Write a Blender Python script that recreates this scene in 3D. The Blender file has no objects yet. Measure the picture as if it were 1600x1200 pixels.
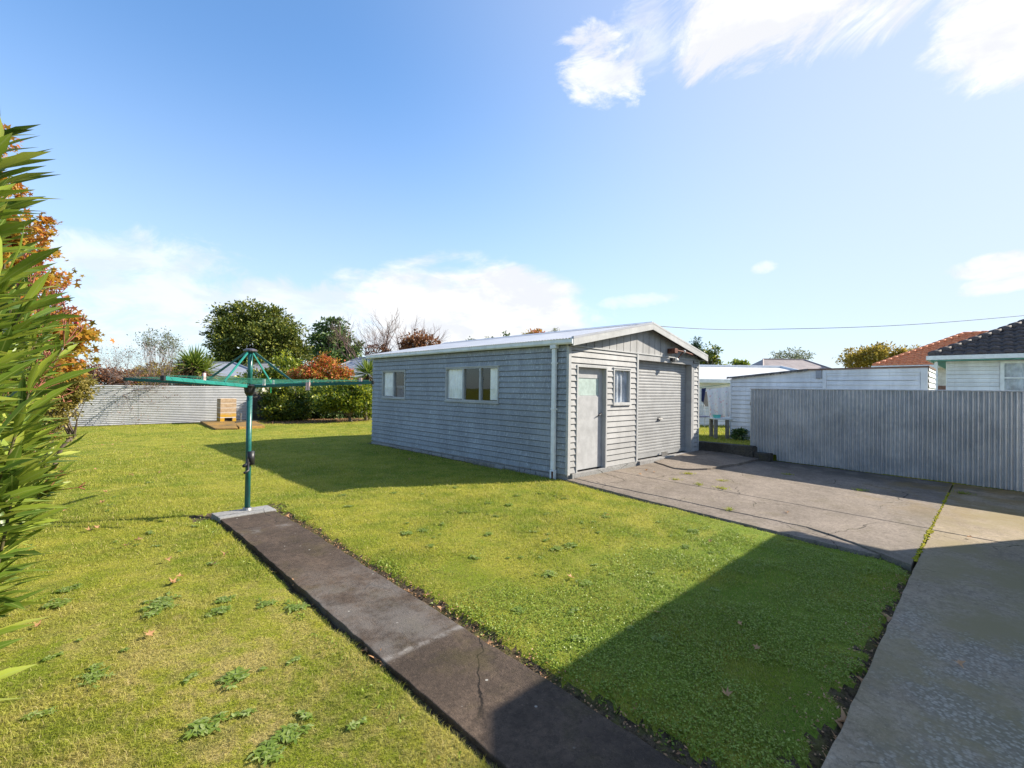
import bpy, math, random
import numpy as np
from mathutils import Vector
rng = np.random.default_rng(7)
random.seed(7)
S = bpy.context.scene
COL = S.collection

# ------------------------------------------------------------------ camera frame
F_PX, ROLL, PITCH, YAW = 739.76, .0138, .0102, .7724
CAM = np.array([-7.15, -5.78, 1.70])
_rt = np.array([math.cos(YAW), -math.sin(YAW), 0.])
_fh = np.array([math.sin(YAW), math.cos(YAW), 0.])
_z = np.array([0, 0, 1.])
FW = _fh * math.cos(PITCH) + _z * math.sin(PITCH)
_up = _z * math.cos(PITCH) - _fh * math.sin(PITCH)
RT = _rt * math.cos(ROLL) + _up * math.sin(ROLL)
UP = _up * math.cos(ROLL) - _rt * math.sin(ROLL)
def at(px, py, d):
    """point seen at photo pixel (1600x1200) at forward distance d metres"""
    r = FW + RT * (px - 800) / F_PX - UP * (py - 600) / F_PX
    return CAM + r * d / (r @ _fh)
def rel(X, Y, z=0.):
    """X metres right of, Y metres ahead of the viewpoint"""
    p = CAM + _rt * X + _fh * Y
    return np.array([p[0], p[1], z])
def slope(y):
    return .02 * np.minimum(0, y)

cam_d = bpy.data.cameras.new('camera'); cam = bpy.data.objects.new('camera', cam_d); COL.objects.link(cam)
from mathutils import Matrix
m = Matrix.Identity(4)
for i in range(3):
    m[i][0] = RT[i]; m[i][1] = UP[i]; m[i][2] = -FW[i]; m[i][3] = CAM[i]
cam.matrix_world = m
cam_d.sensor_width = 36; cam_d.lens = F_PX / 1600 * 36
cam_d.clip_start = .05; cam_d.clip_end = 3000
S.camera = cam

# ------------------------------------------------------------------ light
SUN = np.array([3.82, -2.16, 2.71]); SUN /= np.linalg.norm(SUN)
EL = math.asin(SUN[2]); AZ = math.atan2(SUN[0], SUN[1])
ld = bpy.data.lights.new('sun', 'SUN'); lo = bpy.data.objects.new('sun', ld); COL.objects.link(lo)
ld.energy = 4.5; ld.angle = math.radians(.5); ld.color = (1, .92, .79)
lo.rotation_euler = Vector(-SUN).to_track_quat('-Z', 'Y').to_euler()
lo.location = (20, -10, 20)

w = bpy.data.worlds.new('World'); S.world = w; w.use_nodes = True
nt = w.node_tree; nt.nodes.clear()
N = nt.nodes.new; L = nt.links.new
def wmath(op, a, b=None, c=None, clamp=False):
    n = N('ShaderNodeMath'); n.operation = op; n.use_clamp = clamp
    for i, x in enumerate((a, b, c)):
        if x is None: continue
        if isinstance(x, (int, float)): n.inputs[i].default_value = x
        else: L(x, n.inputs[i])
    return n.outputs[0]
tc = N('ShaderNodeTexCoord')
sky = N('ShaderNodeTexSky'); sky.sky_type = 'NISHITA'; sky.sun_disc = False
sky.sun_elevation = EL; sky.sun_rotation = AZ; sky.air_density = 1.0; sky.dust_density = .6; sky.ozone_density = 1.6
def wdot(vec):
    n = N('ShaderNodeVectorMath'); n.operation = 'DOT_PRODUCT'; L(tc.outputs['Generated'], n.inputs[0]); n.inputs[1].default_value = tuple(vec)
    return n.outputs['Value']
def wnoise(scale, detail, rough, stretch=(1, 1, 1), dist=0.):
    mp = N('ShaderNodeMapping'); L(tc.outputs['Generated'], mp.inputs['Vector'])
    mp.inputs['Rotation'].default_value = (0, 0, YAW)
    mp.inputs['Scale'].default_value = stretch
    n = N('ShaderNodeTexNoise'); n.inputs['Scale'].default_value = scale; n.inputs['Detail'].default_value = detail
    n.inputs['Roughness'].default_value = rough; n.inputs['Distortion'].default_value = dist
    L(mp.outputs['Vector'], n.inputs['Vector'])
    return n.outputs['Fac']
def dirpx(px, py):
    r = FW + RT * (px - 800) / F_PX - UP * (py - 600) / F_PX
    return r / np.linalg.norm(r)
def blob(px, py, ax, ay, ang=0.):
    """soft elliptical cloud bank round one direction of the sky; 1 in the middle, 0 at the rim and beyond"""
    c = dirpx(px, py)
    e1 = dirpx(px + 4 * math.cos(ang), py + 4 * math.sin(ang)) - c; e1 -= c * (e1 @ c); e1 /= np.linalg.norm(e1)
    e2 = np.cross(c, e1)
    k = 1 / F_PX * (c @ FW)
    a = wmath('DIVIDE', wdot(e1), ax * k); b = wmath('DIVIDE', wdot(e2), ay * k)
    rr = wmath('ADD', wmath('MULTIPLY', a, a), wmath('MULTIPLY', b, b))
    front = wmath('GREATER_THAN', wdot(c), 0.)
    return wmath('MULTIPLY', wmath('SUBTRACT', 1, rr, clamp=True), front)
n_fine = wnoise(11, 11, .66, (1, 1, 1.8), .5)
n_big = wnoise(4.2, 8, .58, (1, 1, 2.2), .2)
n_str = wnoise(6, 12, .7, (2.4, .8, 1.4), .8)
clouds = None
def add_cloud(mask, noise, lo_, hi_, dens):
    global clouds
    nz = wmath('MULTIPLY', wmath('SUBTRACT', noise, .3), 2.5, clamp=True)
    v = wmath('ADD', wmath('MULTIPLY', wmath('POWER', mask, .8), .75), wmath('MULTIPLY', nz, .6))
    mr = N('ShaderNodeMapRange'); mr.interpolation_type = 'SMOOTHSTEP'
    L(v, mr.inputs[0]); mr.inputs[1].default_value = lo_; mr.inputs[2].default_value = hi_
    mr.inputs[3].default_value = 0; mr.inputs[4].default_value = dens
    has = wmath('MULTIPLY', mr.outputs[0], wmath('MULTIPLY', mask, 5, clamp=True))
    clouds = has if clouds is None else wmath('MAXIMUM', clouds, has)
add_cloud(blob(1235, 0, 245, 120, -.3), n_str, .54, .92, 1.0)
add_cloud(blob(1605, 10, 160, 125, -.6), n_str, .54, .92, 1.0)
add_cloud(blob(935, 110, 95, 70, .5), n_fine, .62, 1.0, .85)
add_cloud(blob(1010, 60, 90, 80, .2), n_str, .72, 1.15, .6)
add_cloud(blob(715, 505, 245, 118, .05), n_big, .52, .84, .95)
add_cloud(blob(500, 510, 560, 70, 0), n_fine, .6, 1.1, .6)
add_cloud(blob(215, 415, 230, 75, .1), n_fine, .62, 1.15, .6)
add_cloud(blob(390, 475, 330, 60, .03), n_fine, .58, 1.05, .62)
add_cloud(blob(1590, 410, 100, 26, -.15), n_fine, .6, 1.0, .8)
add_cloud(blob(1580, 440, 80, 22, -.2), n_fine, .6, 1.0, .7)
add_cloud(blob(1195, 418, 26, 14, -.2), n_fine, .6, 1.0, .55)
add_cloud(blob(1000, 470, 80, 16, -.1), n_fine, .6, 1.05, .45)
# veil of bright haze round the sun's side of the sky and low over the horizon
sd = wdot(tuple(SUN))
veil = N('ShaderNodeMapRange'); veil.interpolation_type = 'SMOOTHSTEP'; L(sd, veil.inputs[0])
veil.inputs[1].default_value = .2; veil.inputs[2].default_value = 1.0; veil.inputs[3].default_value = 0; veil.inputs[4].default_value = .78
sepz = N('ShaderNodeSeparateXYZ'); L(tc.outputs['Generated'], sepz.inputs[0])
hz = N('ShaderNodeMapRange'); hz.interpolation_type = 'SMOOTHSTEP'; L(sepz.outputs['Z'], hz.inputs[0])
hz.inputs[1].default_value = .58; hz.inputs[2].default_value = 0; hz.inputs[3].default_value = 0; hz.inputs[4].default_value = .62
def wmix(fac, a, b):
    n = N('ShaderNodeMix'); n.data_type = 'RGBA'
    if isinstance(fac, (int, float)): n.inputs['Factor'].default_value = fac
    else: L(fac, n.inputs['Factor'])
    for key, x in (('A', a), ('B', b)):
        s = [i for i in n.inputs if i.name == key and i.type == 'RGBA'][0]
        if isinstance(x, tuple): s.default_value = x
        else: L(x, s)
    return [o for o in n.outputs if o.type == 'RGBA'][0]
SKYK = 1.0
tint = N('ShaderNodeMix'); tint.data_type = 'RGBA'; tint.blend_type = 'MULTIPLY'; tint.inputs['Factor'].default_value = 1
_s = [i for i in tint.inputs if i.type == 'RGBA']; L(sky.outputs[0], _s[0]); _s[1].default_value = (1.18, 1.56, 1.84, 1)
c0 = [o for o in tint.outputs if o.type == 'RGBA'][0]
c1 = wmix(hz.outputs[0], c0, (4.85, 5.2, 5.85, 1))
c2 = wmix(veil.outputs[0], c1, (4.15, 4.45, 5.45, 1))
shade = N('ShaderNodeMapRange'); shade.interpolation_type = 'SMOOTHSTEP'; L(wnoise(7.5, 7, .6, (1, 1, 2.4), .3), shade.inputs[0]); shade.inputs[1].default_value = .38; shade.inputs[2].default_value = .6
c3 = wmix(clouds, c2, wmix(shade.outputs[0], (5.6, 5.7, 6.0, 1), (7.0, 7.0, 7.0, 1)))
bg = N('ShaderNodeBackground'); L(c3, bg.inputs['Color']); bg.inputs['Strength'].default_value = .072
out = N('ShaderNodeOutputWorld'); L(bg.outputs[0], out.inputs['Surface'])

vs = S.view_settings
S.display_settings.display_device = 'sRGB'
vs.view_transform = 'Standard'; vs.look = 'None'; vs.exposure = 1.2; vs.gamma = 1; vs.use_curve_mapping = False
S.cycles.max_bounces = 8; S.cycles.transparent_max_bounces = 12; S.cycles.use_denoising = True

# ------------------------------------------------------------------ materials
class MT:
    def __init__(s, name, rough=.7, metal=0., spec=.5):
        s.m = bpy.data.materials.new(name); s.m.use_nodes = True
        s.t = s.m.node_tree; s.n = s.t.nodes; s.b = s.n['Principled BSDF']; s.o = s.n['Material Output']
        s.b.inputs['Roughness'].default_value = rough; s.b.inputs['Metallic'].default_value = metal
        s.b.inputs['Specular IOR Level'].default_value = spec
        s.tc = s.n.new('ShaderNodeTexCoord')
    def link(s, a, b): s.t.links.new(a, b)
    def setin(s, sock, x):
        if isinstance(x, (int, float)): sock.default_value = x
        elif isinstance(x, tuple): sock.default_value = x if len(x) == 4 or sock.type == 'VECTOR' else x + (1,)
        else: s.link(x, sock)
    def geo(s):
        g = s.n.new('ShaderNodeNewGeometry'); return g
    def pos(s): return s.geo().outputs['Position']
    def noise(s, scale, detail=5, rough=.6, stretch=None, vec=None, dist=0.):
        n = s.n.new('ShaderNodeTexNoise'); n.inputs['Scale'].default_value = scale; n.inputs['Detail'].default_value = detail
        n.inputs['Roughness'].default_value = rough; n.inputs['Distortion'].default_value = dist
        v = vec if vec is not None else s.pos()
        if stretch:
            mp = s.n.new('ShaderNodeMapping'); mp.inputs['Scale'].default_value = stretch; s.link(v, mp.inputs['Vector']); v = mp.outputs['Vector']
        s.link(v, n.inputs['Vector']); return n.outputs['Fac']
    def voro(s, scale, feature='F1', out='Distance'):
        n = s.n.new('ShaderNodeTexVoronoi'); n.feature = feature; n.inputs['Scale'].default_value = scale; s.link(s.pos(), n.inputs['Vector'])
        return n.outputs[out]
    def mr(s, x, a, b, c=0., d=1., smooth=True):
        n = s.n.new('ShaderNodeMapRange'); n.interpolation_type = 'SMOOTHSTEP' if smooth else 'LINEAR'
        s.setin(n.inputs[0], x)
        for i, q in enumerate((a, b, c, d)): n.inputs[i + 1].default_value = q
        return n.outputs[0]
    def math(s, op, a, b=0.):
        n = s.n.new('ShaderNodeMath'); n.operation = op; s.setin(n.inputs[0], a); s.setin(n.inputs[1], b); return n.outputs[0]
    def mix(s, fac, a, b, blend='MIX'):
        n = s.n.new('ShaderNodeMix'); n.data_type = 'RGBA'; n.blend_type = blend
        s.setin(n.inputs['Factor'], fac)
        rg = [i for i in n.inputs if i.type == 'RGBA']; s.setin(rg[0], a); s.setin(rg[1], b)
        return [o for o in n.outputs if o.type == 'RGBA'][0]
    def sep(s, v=None):
        n = s.n.new('ShaderNodeSeparateXYZ'); s.link(v if v is not None else s.pos(), n.inputs[0]); return n.outputs
    def island(s): return s.geo().outputs['Random Per Island']
    def objrnd(s): return s.n.new('ShaderNodeObjectInfo').outputs['Random']
    def color(s, c): s.setin(s.b.inputs['Base Color'], c); return s
    def rough(s, c): s.setin(s.b.inputs['Roughness'], c); return s
    def bump(s, h, strength=.3, dist=.01):
        n = s.n.new('ShaderNodeBump'); n.inputs['Strength'].default_value = strength; n.inputs['Distance'].default_value = dist
        s.link(h, n.inputs['Height']); s.link(n.outputs[0], s.b.inputs['Normal']); return s
    def ramp(s, x, stops):
        n = s.n.new('ShaderNodeValToRGB'); cr = n.color_ramp
        while len(cr.elements) < len(stops): cr.elements.new(.5)
        for e, (p, c) in zip(cr.elements, stops): e.position = p; e.color = c + (1,)
        s.link(x, n.inputs[0]); return n.outputs[0]
    def leafy(s, col, trans=.35, gloss=.5, rough=.45):
        """thin leaf: principled front plus light coming through"""
        s.color(col); s.b.inputs['Roughness'].default_value = rough; s.b.inputs['Specular IOR Level'].default_value = gloss
        tr = s.n.new('ShaderNodeBsdfTranslucent'); s.setin(tr.inputs['Color'], col)
        mx = s.n.new('ShaderNodeMixShader'); mx.inputs[0].default_value = trans
        s.link(s.b.outputs[0], mx.inputs[1]); s.link(tr.outputs[0], mx.inputs[2]); s.link(mx.outputs[0], s.o.inputs['Surface']); return s

def plain(name, col, rough=.6, metal=0., var=.12, scale=6., spec=.5, bump=0.):
    t = MT(name, rough, metal, spec)
    nz = t.noise(scale, 6, .65)
    d = tuple(x * (1 - var * 1.6) for x in col); b = tuple(min(1, x * (1 + var)) for x in col)
    t.color(t.mix(t.mr(nz, .3, .7), d, b))
    if bump: t.bump(t.noise(scale * 12, 4), bump, .004)
    return t.m

MATS = {}
def paint_boards(name, col, worn, amount):
    t = MT(name, .62, 0, .35)
    v = t.noise(2.2, 7, .62, (1, 1, .35)); f = t.noise(34, 5, .7, (1, 1, .4)); st = t.noise(7, 4, .6, (1.4, 1.4, .14))
    c = t.mix(t.mr(v, .32, .7), tuple(x * .74 for x in col), col)
    c = t.mix(t.math('MULTIPLY', t.mr(f, .5, .72), amount), c, worn)
    c = t.mix(t.math('MULTIPLY', t.mr(st, .6, .8), .38 * amount), c, tuple(x * .45 for x in col))
    px_, py_, z = t.sep()
    fr_ = t.math('FRACT', t.math('MULTIPLY', py_, 1 / .86)); nl = t.math('MULTIPLY', t.mr(t.math('ABSOLUTE', t.math('SUBTRACT', fr_, .5)), .018, .004), t.mr(t.noise(9, 5, .7, (1, 1, .5)), .4, .62))
    c = t.mix(t.math('MULTIPLY', nl, .5 * amount), c, (.17, .15, .14))
    bd = t.math('FRACT', t.math('MULTIPLY', t.math('FLOOR', t.math('MULTIPLY', t.math('SUBTRACT', z, .06), 1 / .1195)), .618)); c = t.mix(t.math('MULTIPLY', t.math('MULTIPLY', bd, .5), t.mr(t.noise(.7, 3, .5), .4, .6)), c, tuple(x * .62 for x in col))
    damp = t.math('MULTIPLY', t.mr(z, .55, .05), t.mr(t.noise(5, 5), .35, .75))
    c = t.mix(t.math('MULTIPLY', damp, .4 * amount), c, (.2, .2, .18))
    t.color(c); t.bump(f, .25, .003); return t.m
MATS['shed_paint_shaded'] = paint_boards('weathered grey paint shaded tone', (.285, .305, .33), (.50, .53, .56), 1.)  # same paint as the front, darker and bluer: shade put into the colour
MATS['front_paint_sunlit'] = paint_boards('worn grey front paint sunlit tone', (.385, .38, .37), (.50, .49, .47), .5)  # same paint made paler and warmer, sunlight put into the colour
MATS['trim_paint'] = paint_boards('pale grey trim paint', (.47, .47, .46), (.56, .55, .52), .6)
MATS['white_paint'] = paint_boards('white weatherboard paint', (.84, .85, .86), (.74, .74, .72), .3)
MATS['white_trim'] = plain('white trim', (.72, .73, .73), .5, 0, .08, 5)
def galv(name, a, b, rust=.0, metal=.55, rough=.45):
    t = MT(name, rough, metal, .5)
    sp = t.voro(18, out='Color'); n1 = t.noise(1.6, 7, .65); n2 = t.noise(40, 3, .6, (1, 1, .25))
    c = t.mix(t.mr(n1, .3, .7), a, b)
    c = t.mix(.18, c, t.mix(t.mr(n2, .35, .65), tuple(x * .6 for x in a), b))
    c = t.mix(t.mr(t.objrnd(), 0, 1, 0, .2, False), c, (.17, .175, .18))
    st = t.noise(9, 6, .7, (1, 1, .12))
    c = t.mix(t.math('MULTIPLY', t.mr(st, .58, .8), .4), c, tuple(x * .5 for x in a))
    if rust: c = t.mix(t.math('MULTIPLY', t.mr(t.noise(3, 8, .72), .62, .78), rust), c, (.2, .09, .045))
    t.color(c); t.rough(t.mr(t.noise(12, 4), .3, .7, rough - .1, rough + .15)); return t.m
MATS['galv'] = galv('galvanised iron', (.44, .45, .46), (.6, .6, .61), .12)
MATS['galv_fence'] = galv('weathered galvanised fence iron', (.38, .395, .415), (.58, .59, .60), .10, .65, .42)
MATS['galv_back'] = galv('bright galvanised sheet', (.34, .345, .35), (.44, .44, .44), .06, .25, .5)
MATS['roof_iron'] = galv('roof iron', (.6, .61, .63), (.75, .75, .76), .05, .35, .42)
MATS['grey_roof'] = plain('grey roof sheet', (.3, .31, .34), .5, .1, .1, 1.2)
MATS['brown_roof'] = plain('brown grey roof sheet', (.30, .25, .235), .55, .1, .12, 1.2)
MATS['pale_roof'] = plain('pale roof sheet', (.62, .63, .63), .5, .1, .08, 1.)
MATS['pink_roof'] = plain('faded red roof sheet', (.36, .24, .21), .6, 0, .12, 1.)
def tile(name, a, b, c):
    t = MT(name, .75, 0, .4)
    n1 = t.noise(1.1, 6, .7); n2 = t.noise(14, 5, .7); n3 = t.noise(5, 7, .7)
    k = t.mix(t.mr(n2, .3, .7), a, b); k = t.mix(t.math('MULTIPLY', t.mr(n3, .52, .72), .25), k, c)
    t.color(k); t.bump(n2, .4, .01); return t.m
MATS['dark_tile'] = tile('dark brown roof tiles', (.05, .04, .04), (.12, .095, .085), (.2, .18, .16))
MATS['orange_tile'] = tile('orange clay roof tiles', (.70, .20, .075), (.84, .32, .15), (.55, .17, .08))
MATS['teal_metal'] = plain('dark teal powder coat', (.012, .115, .10), .32, .0, .12, 8, .5)
MATS['teal_light'] = plain('lighter teal paint', (.02, .2, .165), .38, .0, .1, 8, .5)  # paler teal for the nearest arm and two struts
MATS['black_plastic'] = plain('black plastic', (.02, .02, .022), .45, 0, .2, 20)
MATS['purple_grey'] = plain('grey cap metal', (.14, .12, .14), .4, .3, .2, 20)
MATS['wire'] = plain('green line cord', (.03, .22, .15), .5, 0, .1, 20)
MATS['peg'] = plain('pale pink plastic', (.75, .5, .48), .5, 0, .1, 40)
MATS['peg_white'] = plain('white plastic', (.75, .73, .7), .5, 0, .1, 40)
MATS['green_tie'] = plain('bright green cord', (.05, .6, .22), .5, 0, .1, 40)
MATS['shade_dark'] = plain('dark shade fill', (.022, .018, .015), .9, 0, .2, 3)  # near black stands in for shade in hollows, gaps and under the overhang
MATS['rust'] = plain('rusty steel', (.14, .05, .03), .8, .2, .35, 18, bump=.4)
MATS['lamp_white'] = plain('white lamp fitting', (.7, .67, .62), .5, 0, .1, 20)
MATS['roller'] = plain('pale grey roller steel', (.31, .31, .305), .5, .08, .09, 3)
MATS['ply'] = plain('grey painted door ply', (.38, .38, .38), .6, 0, .1, 5, bump=.15)
MATS['frosted'] = plain('frosted pale green glass', (.42, .5, .46), .22, 0, .1, 9)
MATS['curtain'] = plain('white curtain cloth', (.88, .88, .84), .9, 0, .08, 6)
MATS['net'] = plain('grey net curtain', (.42, .45, .5), .9, 0, .3, 2.5)
MATS['blind'] = plain('grey slatted blind', (.3, .3, .3), .7, 0, .1, 6)
MATS['steel'] = plain('dull steel', (.3, .29, .28), .4, .7, .2, 20)
MATS['bark'] = plain('grey brown bark', (.13, .1, .075), .9, 0, .35, 9, bump=.6)
MATS['bark_pale'] = plain('pale pinkish twig bark', (.16, .10, .085), .9, 0, .25, 6)
MATS['bark_grey'] = plain('grey twig bark', (.17, .13, .12), .9, 0, .25, 6)
MATS['black_cable'] = plain('black cable', (.03, .03, .035), .6)
MATS['teal_board'] = plain('teal painted soffit', (.1, .33, .36), .5)
MATS['timber'] = plain('weathered grey timber', (.2, .185, .16), .85, 0, .25, 14, bump=.4)
MATS['table_top'] = plain('pale table top', (.66, .66, .64), .5)
MATS['basin'] = plain('aqua plastic basin', (.12, .5, .46), .4)
MATS['dark_chair'] = plain('white metal chair frame', (.6, .6, .6), .5)
MATS['navy'] = plain('navy cloth', (.03, .04, .12), .9)
MATS['bitumen'] = plain('ragged bitumen roofing', (.16, .145, .135), .9, 0, .4, 7, bump=.6)
MATS['brown_flash'] = plain('brown metal flashing', (.2, .11, .075), .55, .1, .2, 5)
MATS['brick'] = plain('brown brick', (.24, .13, .09), .85, 0, .25, 5)
MATS['cream'] = plain('cream wall', (.6, .57, .48), .7)
MATS['yellowtrim'] = plain('cream painted board', (.66, .62, .42), .6)
t = MT('floral sheet', .9); c = t.mix(t.mr(t.noise(11, 3, .5), .58, .66), (.8, .77, .76), (.74, .46, .45)); t.color(t.mix(t.mr(t.noise(14, 3, .5), .62, .68), c, (.62, .68, .62))); MATS['floral'] = t.m

def glass(name, tint=(1, 1, 1), refl=.16, dark=None):
    t = MT(name); g = t.n.new('ShaderNodeBsdfGlossy'); g.inputs['Roughness'].default_value = .015
    tr = t.n.new('ShaderNodeBsdfTransparent'); tr.inputs['Color'].default_value = tint + (1,)
    lw = t.n.new('ShaderNodeLayerWeight'); fac = t.math('ADD', t.math('MULTIPLY', t.math('POWER', lw.outputs['Facing'], 5.), 1 - refl), refl)
    nz = t.noise(1.6, 2, .4); bp = t.n.new('ShaderNodeBump'); bp.inputs['Strength'].default_value = .05; bp.inputs['Distance'].default_value = .02
    t.link(nz, bp.inputs['Height']); t.link(bp.outputs[0], g.inputs['Normal'])
    mx = t.n.new('ShaderNodeMixShader'); t.link(fac, mx.inputs[0]); t.link(tr.outputs[0], mx.inputs[1]); t.link(g.outputs[0], mx.inputs[2])
    t.link(mx.outputs[0], t.o.inputs['Surface']); return t.m
MATS['glass'] = glass('window glass', (.97, .98, .98), .07)

def grass_col(t, dark=1.):
    big = t.noise(.55, 5, .6); mid = t.noise(2.3, 6, .65); fine = t.noise(11, 4, .6)
    a = (.20 * dark, .262 * dark, .018 * dark); b = (.40 * dark, .385 * dark, .042 * dark)
    c = t.mix(t.mr(t.math('ADD', t.math('MULTIPLY', big, .5), t.math('MULTIPLY', mid, .5)), .38, .62), a, b)
    x, y, z = t.sep()
    # dry worn patches, most of them on the left of the path
    left = t.mr(x, -4.6, -6.6); near = t.mr(y, 1.0, -3.)
    dry = t.math('MULTIPLY', t.mr(t.math('ADD', t.math('MULTIPLY', mid, .6), t.math('MULTIPLY', fine, .4)), .44, .6), t.math('ADD', .10, t.math('MULTIPLY', t.math('MULTIPLY', left, near), .8)))
    c = t.mix(dry, c, (.50 * dark, .39 * dark, .16 * dark))
    c = t.mix(t.math('MULTIPLY', t.mr(t.noise(5.5, 6, .7), .5, .68), .5), c, (.15 * dark, .185 * dark, .02 * dark))
    st_ = t.noise(1.6, 4, .6, (.25, 1.6, 1)); c = t.mix(t.math('MULTIPLY', t.mr(st_, .5, .66), .3), c, (.46 * dark, .42 * dark, .09 * dark))
    # mossy greener lawn at the damp house end
    lush = t.math('MULTIPLY', t.math('MULTIPLY', t.mr(x, -5., -4.2), t.mr(y, -2.2, -3.8)), t.mr(t.noise(1.2, 4), .25, .6))
    c = t.mix(t.math('MULTIPLY', lush, .7), c, (.18 * dark, .31 * dark, .04 * dark))
    return c
t = MT('lawn grass', .6, 0, .25); c = grass_col(t)
c = t.mix(t.mr(t.island(), 0, 1, 0, .55), c, (.46, .45, .11)); c = t.mix(t.math('MULTIPLY', t.math('GREATER_THAN', t.island(), .93), .75), c, (.56, .45, .22))
t.leafy(c, .45, .25, .55); MATS['grass'] = t.m
t = MT('turf floor', .95, 0, .1); c = grass_col(t, .8); t.color(t.mix(t.mr(t.noise(60, 4, .7), .45, .7), c, (.12, .11, .035))); t.bump(t.noise(55, 5, .75), .8, .02)
MATS['turf'] = t.m
t = MT('soil', .95, 0, .1); c = t.mix(t.mr(t.noise(30, 6, .7), .35, .65), (.045, .032, .02), (.15, .11, .07)); c = t.mix(t.math('MULTIPLY', t.mr(t.noise(6, 5), .45, .65), .5), c, (.14, .15, .03)); t.color(c); t.bump(t.noise(45, 5, .75), 1., .02)
MATS['soil'] = t.m

def concrete(name, base, darkc, moss=.3, speck=.5):
    t = MT(name, .88, 0, .25)
    n1 = t.noise(.9, 7, .68); n2 = t.noise(5.5, 7, .7); n3 = t.noise(70, 4, .7)
    c = t.mix(t.mr(t.math('ADD', t.math('MULTIPLY', n1, .65), t.math('MULTIPLY', n2, .35)), .36, .64), darkc, base)
    v = t.voro(85); c = t.mix(t.math('MULTIPLY', t.mr(v, .30, .12), t.math('MULTIPLY', t.mr(n2, .4, .65), speck)), c, tuple(min(1, x * 1.7) for x in base))
    c = t.mix(t.math('MULTIPLY', t.mr(n3, .55, .72), .5), c, tuple(x * .55 for x in darkc))
    g1 = t.noise(24, 6, .75); c = t.mix(t.math('MULTIPLY', t.mr(g1, .42, .66), .55), c, tuple(x * .5 for x in darkc)); g2 = t.noise(38, 5, .8)
    c = t.mix(t.math('MULTIPLY', t.mr(g2, .56, .68), .55), c, tuple(min(1, x * 1.5) for x in base))
    wv = t.n.new('ShaderNodeVectorMath'); wv.operation = 'MULTIPLY_ADD'; nz_ = t.n.new('ShaderNodeTexNoise'); nz_.inputs['Scale'].default_value = 3.; nz_.inputs['Detail'].default_value = 6; t.link(t.pos(), nz_.inputs['Vector'])
    t.link(nz_.outputs['Color'], wv.inputs[0]); wv.inputs[1].default_value = (.35, .35, .0); t.link(t.pos(), wv.inputs[2])
    ve = t.n.new('ShaderNodeTexVoronoi'); ve.feature = 'DISTANCE_TO_EDGE'; ve.inputs['Scale'].default_value = .62; t.link(wv.outputs[0], ve.inputs['Vector'])
    c = t.mix(t.math('MULTIPLY', t.mr(ve.outputs['Distance'], .006, .001), t.mr(t.noise(.8, 3), .45, .55)), c, tuple(x * .25 for x in darkc))
    mo = t.math('MULTIPLY', t.mr(t.noise(1.7, 8, .72), .5, .68), moss)
    c = t.mix(mo, c, (.085, .07, .02))
    return t, c, n2, n3
t, c, n2, n3 = concrete('driveway concrete', (.27, .222, .178), (.165, .134, .105), .25, .35)
x, y, z = t.sep()
wet = t.math('MULTIPLY', t.mr(y, -4.8, -5.6), 1.)
c = t.mix(t.math('MULTIPLY', wet, t.mr(t.noise(1.1, 7, .7), .38, .62)), c, (.17, .142, .085))
near = t.math('LESS_THAN', y, -5.16)
c = t.mix(near, c, t.mix(1., c, (1.42, 1.36, 1.18), 'MULTIPLY'))
agg = t.math('MULTIPLY', t.math('MULTIPLY', t.mr(y, -5.15, -5.25), t.mr(x, -1.4, -2.4)), t.mr(t.noise(1.4, 6, .7), .40, .56))
vs_ = t.sep(t.voro(48, out='Color')); vcol = t.math('MULTIPLY', t.mr(vs_[0], .05, .95), t.mr(t.voro(48), .75, .3))
c = t.mix(t.math('MULTIPLY', agg, .55), c, t.mix(vcol, (.17, .148, .118), (.46, .42, .35)))
edge = t.math('MULTIPLY', t.mr(x, 4.2, 5.6), t.mr(t.noise(2.2, 7, .7), .3, .6))
c = t.mix(t.math('MULTIPLY', edge, .7), c, (.06, .055, .048))
mossline = t.math('MULTIPLY', t.mr(x, 1.2, 3.8), t.math('MULTIPLY', t.mr(y, -3.6, -4.6), t.mr(t.noise(1.3, 6, .7), .45, .6)))
c = t.mix(t.math('MULTIPLY', mossline, .5), c, (.2, .13, .03))
t.color(c); t.bump(t.mix(agg, n3, vcol), .55, .006); MATS['drive'] = t.m
t, c, n2, n3 = concrete('old path concrete', (.11, .078, .056), (.048, .035, .026), .3, .5)
x, y, z = t.sep()
band = t.math('MULTIPLY', t.math('MULTIPLY', t.mr(y, -3.12, -2.9), t.mr(y, -.9, -2.0)), t.mr(t.noise(3.2, 8, .74), .36, .62))
c = t.mix(t.math('MULTIPLY', band, .42), c, (.21, .195, .18))
joint = t.math('MULTIPLY', t.mr(t.math('ABSOLUTE', t.math('ADD', y, 3.0)), .05, .0), t.mr(t.noise(9, 6, .7), .35, .6))
c = t.mix(t.math('MULTIPLY', joint, .8), c, (.24, .22, .2))
old = t.math('MULTIPLY', t.mr(t.math('ABSOLUTE', t.math('SUBTRACT', y, .35)), .18, .02), t.mr(t.noise(6, 6, .7), .45, .65))
c = t.mix(t.math('MULTIPLY', old, .7), c, (.19, .17, .155))
dots = t.math('MULTIPLY', t.mr(t.voro(7.5), .085, .06), t.mr(t.noise(1.3, 3), .45, .6))
c = t.mix(dots, c, (.34, .32, .28))
fine = t.mr(t.voro(120), .16, .08); c = t.mix(t.math('MULTIPLY', fine, .35), c, (.26, .22, .18))
t.color(c); t.bump(t.mix(.5, n3, t.noise(40, 5, .8)), .9, .01); MATS['path'] = t.m
t, c, n2, n3 = concrete('new pale concrete', (.33, .325, .31), (.25, .24, .23), .05, .2); t.color(c); MATS['pad'] = t.m
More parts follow.
